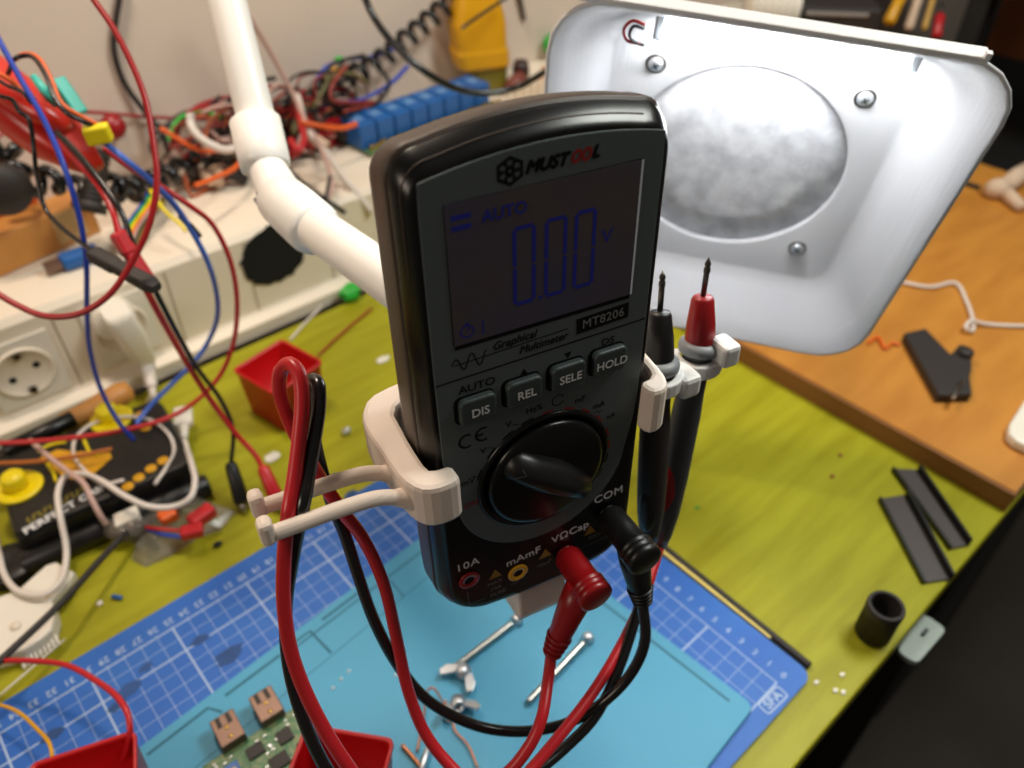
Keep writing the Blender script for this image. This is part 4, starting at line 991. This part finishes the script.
lead('red_lead', [(10,62,.44),(26,54,.436),(40,60,.43),(52,82,.427),(62,104,.424),(80,116,.426),(96,124,.431)], .0014, M['orange'])
lead('braid_lead', [(0,96,.43),(12,100,.43),(20,112,.43),(28,118,.432),(34,150,.435),(36,170,.44),(44,206,.445),(60,226,.44),(88,248,.43),(98,256,.425)], .0013, M['blackc'])
lead('thin_red_lead', [(-8,70,.43),(10,80,.43),(24,92,.43),(34,98,.43),(30,104,.43)], .0013, M['orange'])
lead('thin_black_lead', [(-8,76,.425),(8,86,.425),(22,92,.425),(32,104,.43)], .0010, M['blackc'])
for (p0, p1, m_) in (((48,70),(80,108),'mint'),):
    bm = nb(); a_, b_ = ad(60,84,.45), ad(78,110,.455); d = (b_-a_).normalized(); x_, y_, _ = basis(d); fr = frame(a_, x_, y_, d)
    box(bm, (0,0,.008), (.0085,.006,.022), .0012, fr); cn = obj('mint_connector', bm, M[m_], t); cn['label'] = 'mint green rectangular connector'
    bm = nb(); a2 = ad(33,76,.452); rod(bm, a2, ad(56,106,.455), [(.002,0),(.003,.5),(.002,1)], 8); obj('mint_wire', bm, M['mint'], t)
bm = nb(); a_, b_ = ad(84,140,.432), ad(112,135,.434); fr = frame(ad(98,134,.432), (b_-a_).normalized(), basis((b_-a_))[0], basis((b_-a_))[1]); box(bm, (0,0,0), (.0135,.0085,.010), .0015, fr)
yc = obj('yellow_connector', bm, M['yellow'], t); yc['label'] = 'yellow bullet connector shell'

# pair of banana plugs on the twin cable that ends in crocodile clips
t = thing('clip_lead_pair', 'red and black twin lead with stacked banana plugs above and crocodile clips below', 'clip leads')
def lead2(name, pts, r, m): bm = nb(); sweep(bm, [ad(*p) for p in pts], r, 10, 8); return obj(name, bm, m, t)
lead2('red_cable', [(60,140,.44),(76,160,.435),(100,188,.43),(114,214,.425),(119,235,.424)], .0019, M['red'])
lead2('black_cable', [(56,132,.44),(80,156,.432),(106,188,.426),(122,214,.424),(134,246,.428),(160,300,.45),(196,366,.50),(222,402,.535),(233,430,.55),(231,464,.555)], .0016, M['blackc'])
lead2('red_cable', [(135,268,.43),(158,312,.45),(190,368,.50),(212,402,.53),(238,436,.55),(256,456,.555),(263,470,.556)], .0019, M['red'])
for p0, p1, p2, m_, nm in (((117,232,.424),(134,262,.428),(150,286,.434),'red','red_plug'), ((92,253,.42),(126,272,.412),(157,288,.41),'blackm','black_plug')):
    bm = nb(); a_, b_, c_ = ad(*p0), ad(*p1), ad(*p2); d = (b_-a_).normalized(); L = (c_-a_).length; x_, y_, _ = basis(c_-a_); fr = frame(a_, x_, y_, (c_-a_).normalized())
    rings = [[fr @ V((q[0], q[1], f*L)) for q in rrect(w_, w_*.82, w_*.25, 3)] for f, w_ in ((0,.0075),(.05,.0092),(.36,.0092),(.40,.0080),(.62,.0085),(.9,.0092),(1,.006))]
    loft(bm, rings, smooth=False); obj(nm, bm, M[m_], t)
for p0, p1, m_, nm in (((262,466,.556),(280,506,.558),'red','red_clip'), ((230,462,.555),(244,508,.560),'black','black_clip')):
    bm = nb(); a_, b_ = ad(*p0), ad(*p1); b_.z = max(b_.z, .006)
    rod(bm, a_, b_, [(.0030,0),(.0044,.1),(.0050,.45),(.0056,.9),(.0040,1)], 14); cl_ = obj(nm, bm, M[m_], t)
    bm = nb(); d = (b_-a_).normalized(); rod(bm, b_-d*.002, b_+d*.010+V((0,0,.003)), [(.0022,0),(.0030,.3),(.0012,1)], 8); obj('metal_jaw', bm, M['steel'], cl_)
# loops of wire
def dwire(name, label, pts, r, m, tips=None): return wire(name, label, [ad(*p) for p in pts], r, M[m], 'wire', seg=10)
dwire('hanging_wire', 'thick dark red wire looping from the top edge to the left edge', [(78,-25,.40),(94,0,.40),(112,26,.40),(130,60,.40),(145,98,.40),(153,140,.40),(157,180,.40),(150,222,.40),(132,262,.40),(108,296,.40),(78,314,.40),(45,316,.40),(15,304,.40),(-20,282,.40)], .00165, 'redd')
dwire('hanging_wire', 'blue wire running from the left edge down to the black case', [(-12,20,.42),(0,42,.42),(20,78,.42),(45,122,.42),(66,172,.42),(80,220,.43),(86,258,.44),(87,310,.47),(90,350,.50),(102,392,.53),(120,424,.548),(134,440,.560)], .00155, 'blue')
dwire('hanging_wire', 'blue wire bulging right over the duct, ending by the wooden tool', [(104,142,.44),(126,160,.44),(150,180,.45),(172,202,.46),(190,228,.48),(206,258,.50),(216,290,.53),(217,318,.56),(208,342,.58),(194,362,.585),(172,384,.59),(150,406,.585),(136,424,.575)], .0018, 'bluel')
dwire('hanging_wire', 'thin red wire bulging right beside the blue one, reaching the left edge', [(104,148,.45),(130,168,.455),(160,186,.46),(190,206,.47),(212,224,.49),(230,260,.51),(237,300,.53),(234,340,.55),(222,372,.565),(204,394,.57),(180,412,.572),(150,424,.562),(100,434,.550),(40,441,.540),(-20,444,.535)], .0017, 'red')
bm = nb(); rod(bm, ad(180,216,.47), ad(200,236,.49), [(.0016,0),(.0022,.5),(.0016,1)], 8); tag(obj('shrink_sleeve', bm, M['black']), 'short black sleeve on the blue wire over the duct', 'sleeve')
wire('yellow_wire', 'pale yellow wire hanging over the duct near the sleeve', [Y(150,190,.64),(Y(166,212,.62)),(Y(182,226,.602)),(Y(186,232,.598))], .0016, M['yellow'], 'wire')

# ================================================================= DESK CLUTTER (left)
# black case with yellow fittings
bx = frame((.034, .488, .0003), V((.994,-.11,0)).normalized(), V((.11,.994,0)).normalized(), (0,0,1))
t = thing('tool_blister', 'black case with yellow knobs and PERFECT GRIP lettering on the green desk', 'case', bx)
bm = nb(); 
rings = [[(x, y, z_) for x, y in rrect(.118-i, .086-i, .008, 4)] for i, z_ in ((.004,0),(0,.002),(0,.026),(.003,.0295),(.008,.030))]
loft(bm, rings, smooth=False); obj('shell', bm, M['black'], t)
bm = nb(); cyl(bm, (-.062,-.047,.0085), (.062,-.047,.0085), .0080, 20); obj('front_roll', bm, M['black'], t)
ib = bx.inverted()
def lb(px, py, z_=.030): p = ib @ az(px, py, z_+.0003); return p
for px, py, ox in ((20,488,1), (112,420,1)):
    c_ = lb(px, py); bm = nb(); lathe(bm, [(0,0),(.0150,0),(.0155,.001),(.0150,.0022),(.0125,.0026),(.011,.0016),(0,.0016)], T(c_.x, c_.y, .0298), 32); kb_ = obj('yellow_knob', bm, M['yellow'], t)
    bm = nb(); lathe(bm, [(.0075,0),(.0080,.003),(.0078,.009),(.0060,.011),(0,.0112)], T(c_.x-.001, c_.y+.002, .0312), 24); obj('button', bm, M['yellow'], kb_)
for px, py in ((128,487),(139,478),(151,469),(163,461),(146,428),(140,415)):
    c_ = lb(px, py); bm = nb(); lathe(bm, [(0,0),(.0040,0),(.0040,.0008),(.0030,.0012),(0,.0012)], T(c_.x, c_.y, .0300), 18); obj('yellow_stud', bm, M['yellowd'], t)
bm = nb(); pts = [lb(*p) for p in ((40,458),(58,450),(75,452),(110,452),(112,458),(96,472),(80,482),(62,476),(52,468))]
prism(bm, [(p.x,p.y) for p in pts], .0300, .0306); obj('yellow_patch', bm, M['yellowd'], t)
bm = nb(); sweep(bm, [lb(38,452,.031), lb(48,446,.031), lb(66,442,.031)], .0012, 6); sweep(bm, [lb(46,462,.031), lb(54,474,.031), lb(56,482,.031)], .0012, 6); sweep(bm, [lb(84,440,.031), lb(90,452,.031), lb(98,456,.031)], .0012, 6); obj('yellow_outline', bm, M['yellow'], t)
p0, p1 = lb(30,529), lb(100,489); ang = math.atan2(p1.y-p0.y, p1.x-p0.x)
bm = nb(); c_ = (p0+p1)/2; text(bm, 'PERFECT GRIP', .0088, T(c_.x, c_.y, .0302, math.degrees(ang)), off=.0003, sx=1.0); obj('white_lettering', bm, M['print_white'], t, False)
bm = nb(); n_ = V((-math.sin(ang), math.cos(ang), 0))
for k in range(11):
    if k == 5: continue
    p = p0.lerp(p1, .05+.078*k)+n_*.0085; sz = .0024
    strip(bm, [(p.x, p.y-sz), (p.x, p.y+sz)], .0016, .0302); strip(bm, [(p.x, p.y+sz*(1 if k % 2 else -1)), (p.x+.003, p.y+sz*(1 if k % 2 else -1))], .0012, .0302)
obj('olive_lettering', bm, M['olive'], t, False)
# flat black pieces between duct and case
bm = nb(); cyl(bm, az(5,452,.030), az(74,418,.030), .0065, 16); tag(obj('black_tube', bm, M['gloss']), 'glossy black tube between the duct and the black case', 'tube')
# wooden handled tool
t = thing('file_tool', 'tool with a turned orange wooden handle lying against the duct', 'hand tool')
a_, b_ = az(62,425,.024), az(131,389,.024)
bm = nb(); rod(bm, a_, b_, [(.0068,0),(.0085,.05),(.0078,.25),(.0092,.6),(.0098,.85),(.0080,.97),(.003,1)], 24); obj('handle', bm, M['wood'], t)
d = (b_-a_).normalized(); bm = nb(); rod(bm, a_-d*.008, a_+d*.002, [(.0056,0),(.0064,.2),(.0064,1)], 20); obj('ferrule', bm, M['steel'], t)
bm = nb(); rod(bm, a_-d*.055, a_-d*.007, [(.001,0),(.0028,.3),(.0034,1)], 10); obj('shaft', bm, M['steeld'], t)
# white micro usb cable
t = thing('usb_cable', 'white USB cable with a flat plug looping over the black case', 'cable')
H = lambda px, py, h: az(px, py, h)
bm = nb(); sweep(bm, [H(184,440,.024), H(191,462,.034), H(195,482,.036), H(190,498,.036), H(176,506,.033), H(152,507,.034), H(125,496,.036), H(100,480,.036), H(82,474,.036), H(66,476,.037), H(58,492,.037), H(60,515,.033), H(66,545,.02), H(66,562,.016), H(60,582,.018), H(45,594,.018), H(20,592,.016), H(6,578,.014), H(-2,550,.012), H(-8,520,.012)], .00205, 10, 8); obj('cable', bm, M['whitec'], t)
bm = nb(); a_, b_ = H(183,414,.018), H(184,440,.019); d = (b_-a_).normalized(); fr = frame(a_, d, d.cross(V((0,0,1))).normalized(), (0,0,1)); box(bm, (.004,0,0), (.022,.014,.007), .002, fr); rod(bm, a_+d*.014, a_+d*.03, [(.0045,0),(.0025,1)], 12); obj('plug', bm, M['socket'], t)
wire('white_wire', 'thin white wire loop lying on the far side of the black case', [H(124,480,.034), H(104,484,.034), H(84,470,.034), H(74,455,.034), H(76,438,.034), H(92,424,.034), H(120,417,.034), H(150,420,.034), H(170,436,.033), H(174,452,.03), H(166,468,.03), H(155,484,.032)], .0013, M['whitec'], 'wire')
wire('pink_cable', 'pinkish grey cable crossing the black case to the taped connector', [H(30,440,.045), H(48,456,.043), H(66,470,.043), H(84,484,.041), H(92,500,.036), H(100,515,.028), H(106,524,.02)], .0019, M['pinkc'], 'cable')
wire('orange_stick', 'flat orange stick lying across the black case', [H(-20,464,.041), H(40,461,.041), H(78,456,.041), H(112,449,.040)], .0015, mat('brown_orange', srgb(176,98,34), .5), 'stick')
# bag with crimp connectors
t = thing('plastic_bag', 'crumpled clear plastic bag of cable connectors on the desk by the black case', 'plastic bag')
bm = nb(); o_ = [az(*p, 0) for p in ((118,520),(150,504),(185,490),(215,505),(236,512),(222,530),(196,540),(172,556),(146,568),(132,560),(140,545),(120,540))]
cen = sum(o_, V())/len(o_); rings = []
for f, h in ((1,.0005),(.97,.003),(.8,.009),(.55,.013),(.25,.0145)):
    rings.append([cen+(p-cen)*f+V((0,0,h*(.75+.5*random.random()))) for p in o_])
loft(bm, rings, smooth=False); obj('bag_film', bm, M['bag'], t)
def crimp(label, p0, p1, r, m, wpts=None, wm=None):
    t = thing('crimp_connector', label, 'connector', group='connectors by the plastic bag')
    bm = nb(); a_, b_ = az(*p0), az(*p1); d = (b_-a_).normalized(); fr = frame(a_, d, d.cross(V((0,0,1))).normalized(), (0,0,1)); L = (b_-a_).length
    box(bm, (L/2,0,0), (L,r*2,r*1.6), r*.35, fr); obj('sleeve', bm, m, t)
    if wpts: bm = nb(); sweep(bm, [az(*p) for p in wpts], .0013, 8); obj('wire', bm, wm, t)
crimp('upper red crimp sleeve on the plastic bag', (190,524,.018), (213,508,.018), .0052, M['red'])
crimp('lower red crimp sleeve with red wire on the plastic bag', (181,534,.017), (203,529,.017), .0046, M['red'], [(146,527,.017),(160,529,.018),(182,531,.017)], M['red'])
wire('blue_wire', 'short dark blue wire under the lower red crimp sleeve', [az(148,530,.014), az(165,535,.015), az(184,537,.015)], .0013, M['blue'], 'wire')
bm = nb(); box(bm, az(168,516,.016), (.012,.010,.008), .002); tag(obj('orange_connector', bm, M['orange']), 'small orange connector under the bag film', 'connector')
t = thing('taped_connector', 'cream connector block wrapped in clear tape, left of the plastic bag', 'connector')
fr = frame(az(128,520,.016), V((.9,-.2,.1)).normalized(), V((.2,.9,0)).normalized(), (0,0,1))
bm = nb(); box(bm, (0,0,0), (.016,.012,.010), .001, fr); obj('block', bm, M['socket'], t)
bm = nb(); rod(bm, az(106,530,.010), az(148,528,.012), [(.005,0),(.009,.3),(.0085,.7),(.004,1)], 9); obj('tape_wrap', bm, mat('grey_tape', srgb(120,112,104), .2, alpha=.8), t)
wire('black_antenna', 'dark straight rod running from the connector down to the left edge', [az(126,532,.016), az(100,560,.022), az(60,604,.028), az(-25,684,.034)], .0021, M['blackm'], 'rod')
# white comb-like printed part
t = thing('toothed_clamp', 'white printed clamp with a slot and a row of teeth at the left edge', 'clamp')
bm = nb(); pts = [az(*p, .006) for p in ((50,571),(60,568),(78,578),(72,590),(56,606),(59,622),(55,636),(44,646),(28,656),(0,664),(-25,668),(-25,606),(0,604),(22,596))]
prism(bm, [(p.x,p.y) for p in pts], .0005, .013, bev=.0015); obj('body', bm, M['socket'], t)
bm = nb(); a_, b_ = az(46,598,.0135), az(62,578,.0135); strip(bm, [(a_.x,a_.y),(b_.x,b_.y)], .0022, .0133); obj('slot', bm, M['tape'], t, False)
for k in range(9):
    bm = nb(); p = az(22+k*4.2, 659-k*3.0, .006); q_ = az(23+k*4.2, 666-k*3.0, .006); cyl(bm, (p.x,p.y,.006), (q_.x,q_.y,.003), .0010, 6); obj('tooth', bm, M['socket'], t)
bm = nb(); p = az(16,626,.0134); lathe(bm, [(0,0),(.003,0),(.003,.001),(0,.0012)], T(p.x,p.y,.0134), 14); obj('rivet', bm, M['duct'], t)
t = thing('black_pulley', 'round black plastic wheel partly hidden at the left edge under the white clamp', 'wheel', loc=az(14,572,.0))
bm = nb(); lathe(bm, [(0,.0004),(.016,.0004),(.018,.003),(.014,.006),(.018,.009),(.016,.011),(.006,.011),(0,.008)], None, 28); obj('rim', bm, M['black'], t)
# wires at bottom left
wire('bench_wire', 'red wire arching from the left edge into the bottom left red bin', [az(-30,664,.02), az(0,661,.03), az(35,661,.036), az(66,665,.04), az(95,680,.045), az(118,698,.05), az(128,715,.05), az(130,735,.045), az(124,760,.03)], .0016, M['red'], 'wire')
wire('bench_wire', 'yellow wire curving from the left edge into the bottom left red bin', [az(-20,702,.02), az(0,705,.025), az(18,712,.03), az(36,728,.038), az(50,745,.045), az(52,758,.044), az(48,780,.03)], .0010, M['yellowd'], 'wire')
bm = nb(); cyl(bm, az(-15,708,.004), az(65,639,.004), .0006, 8); tag(obj('needle', bm, M['socket']), 'thin pale needle lying across the mat edge at lower left', 'needle')
bm = nb(); rod(bm, az(112,596,.002), az(122,598,.002), [(.0010,0),(.0016,.15),(.0012,.5),(.0016,.85),(.0010,1)], 10); tag(obj('resistor', bm, M['relay']), 'tiny blue resistor on the green desk left of the mat', 'resistor')
def bit(name, label, px, py, s, m, cat='scrap'):
    bm = nb(); t_ = bmesh.new(); bmesh.ops.create_icosphere(t_, subdivisions=2, radius=1)
    for v in t_.verts: v.co *= 1+.25*random.uniform(-1,1)
    p = az(px, py, 0); merge(bm, t_, Matrix.Translation((p.x,p.y,s[2]*1.1)) @ Matrix.Diagonal((*s,1))); return tag(obj(name, bm, m), label, cat)
bit('hex_nut', 'small shiny nut on the green desk, left of the beige bracket', 347, 434, (.004,.003,.003), M['zinc'], 'nut')
bit('white_scrap', 'white plastic scrap on the green desk near the meter left side', 383, 360, (.006,.004,.001), M['socket'])
bit('white_scrap', 'white paper scrap beside the red crocodile clip', 272, 458, (.006,.005,.001), M['socket'])
bit('black_scrap', 'small black scrap above the blue mat edge right of the plastic bag', 219, 546, (.004,.002,.002), M['black'])
bit('white_scrap', 'tiny white crumb beside the blue resistor', 100, 604, (.002,.002,.001), M['socket'])
bit('green_scrap', 'tiny dark green scrap on the desk right of the probes', 697, 508, (.0016,.0012,.0008), M['green'])
bit('brown_scrap', 'brown crumb on the desk, left of the black channels', 840, 456, (.0018,.0014,.001), M['rackwood'])
bit('brown_scrap', 'brown crumb below the other one on the desk near the channels', 832, 477, (.0020,.0014,.001), M['rackwood'])
for px, py, lab in ((816,683,'white crumb nearest the blue mat corner'), (835,691,'white crumb midway between the mat corner and the desk edge'), (843,693,'white crumb nearest the desk edge by the mat corner'), (842,675,'white crumb farthest from the viewer by the mat corner')):
    bit('white_scrap', lab, px, py, (.0018,.0012,.0007), M['socket'])
bit('green_block', 'green plastic piece behind the pipe where the duct meets the desk', 352, 300, (.012,.008,.008), M['green'])
wire('desk_wire', 'thin red-brown wire lying on the desk behind the far red bin', [az(318,356,.002), az(340,335,.002), az(372,308,.002)], .0011, M['redd'], 'wire')
wire('desk_wire', 'thin pale wire sloping between the far red bin and the duct', [az(290,340,.002), az(306,322,.002), az(322,306,.002)], .0011, M['whitec'], 'wire')
bm = nb(); strip(bm, [(az(390,470,.003).x, .0), (0,0)], .001, 0); bm.free()

# ================================================================= LIGHT
def area(name, loc, target, size, power, col, shape='DISK'):
    ld = bpy.data.lights.new(name, 'AREA'); ld.energy = power; ld.color = col; ld.size = size; ld.shape = shape
    o = bpy.data.objects.new(name, ld); COL.objects.link(o); o.location = loc
    o.rotation_euler = (V(target)-V(loc)).to_track_quat('-Z', 'Y').to_euler(); return o
area('ceiling_lamp', (.16, .56, .95), (.25, .55, 0), .14, 4.4, (1, .84, .68))
area('left_fill', (-.50, .24, .50), (.20, .62, .08), .2, 1.2, (1, .84, .68))  # added front-left fill, no real lamp; lifts the duct face
area('right_fill', (.72, .00, .95), (.48, .06, 0), .35, 8.0, (.97, 1, .93))  # added fill above the right front, brightens that part of the desk
w = bpy.data.worlds.new('room'); SC.world = w; w.use_nodes = True
w.node_tree.nodes['Background'].inputs[0].default_value = (1, .86, .74, 1); w.node_tree.nodes['Background'].inputs[1].default_value = .09

# ================================================================= CAMERA
cd = bpy.data.cameras.new('camera'); cam = bpy.data.objects.new('camera', cd); COL.objects.link(cam); SC.camera = cam
cd.sensor_width = 36; cd.lens = F/1024*36; cd.clip_start = .01; cd.clip_end = 20
fwd = V((math.cos(TH)*cp, math.sin(TH)*cp, -sp)); right = V((math.sin(TH), -math.cos(TH), 0)); upv = right.cross(fwd)
cam.matrix_world = frame((0,0,CH), right, upv, -fwd)
cd.dof.use_dof = True; cd.dof.focus_distance = .262; cd.dof.aperture_fstop = 9.0
SC.view_settings.view_transform = 'Standard'; SC.view_settings.look = 'None'; SC.view_settings.gamma = 1
SC.view_settings.use_curve_mapping = False; SC.view_settings.exposure = 0.0
SC.cycles.use_denoising = True
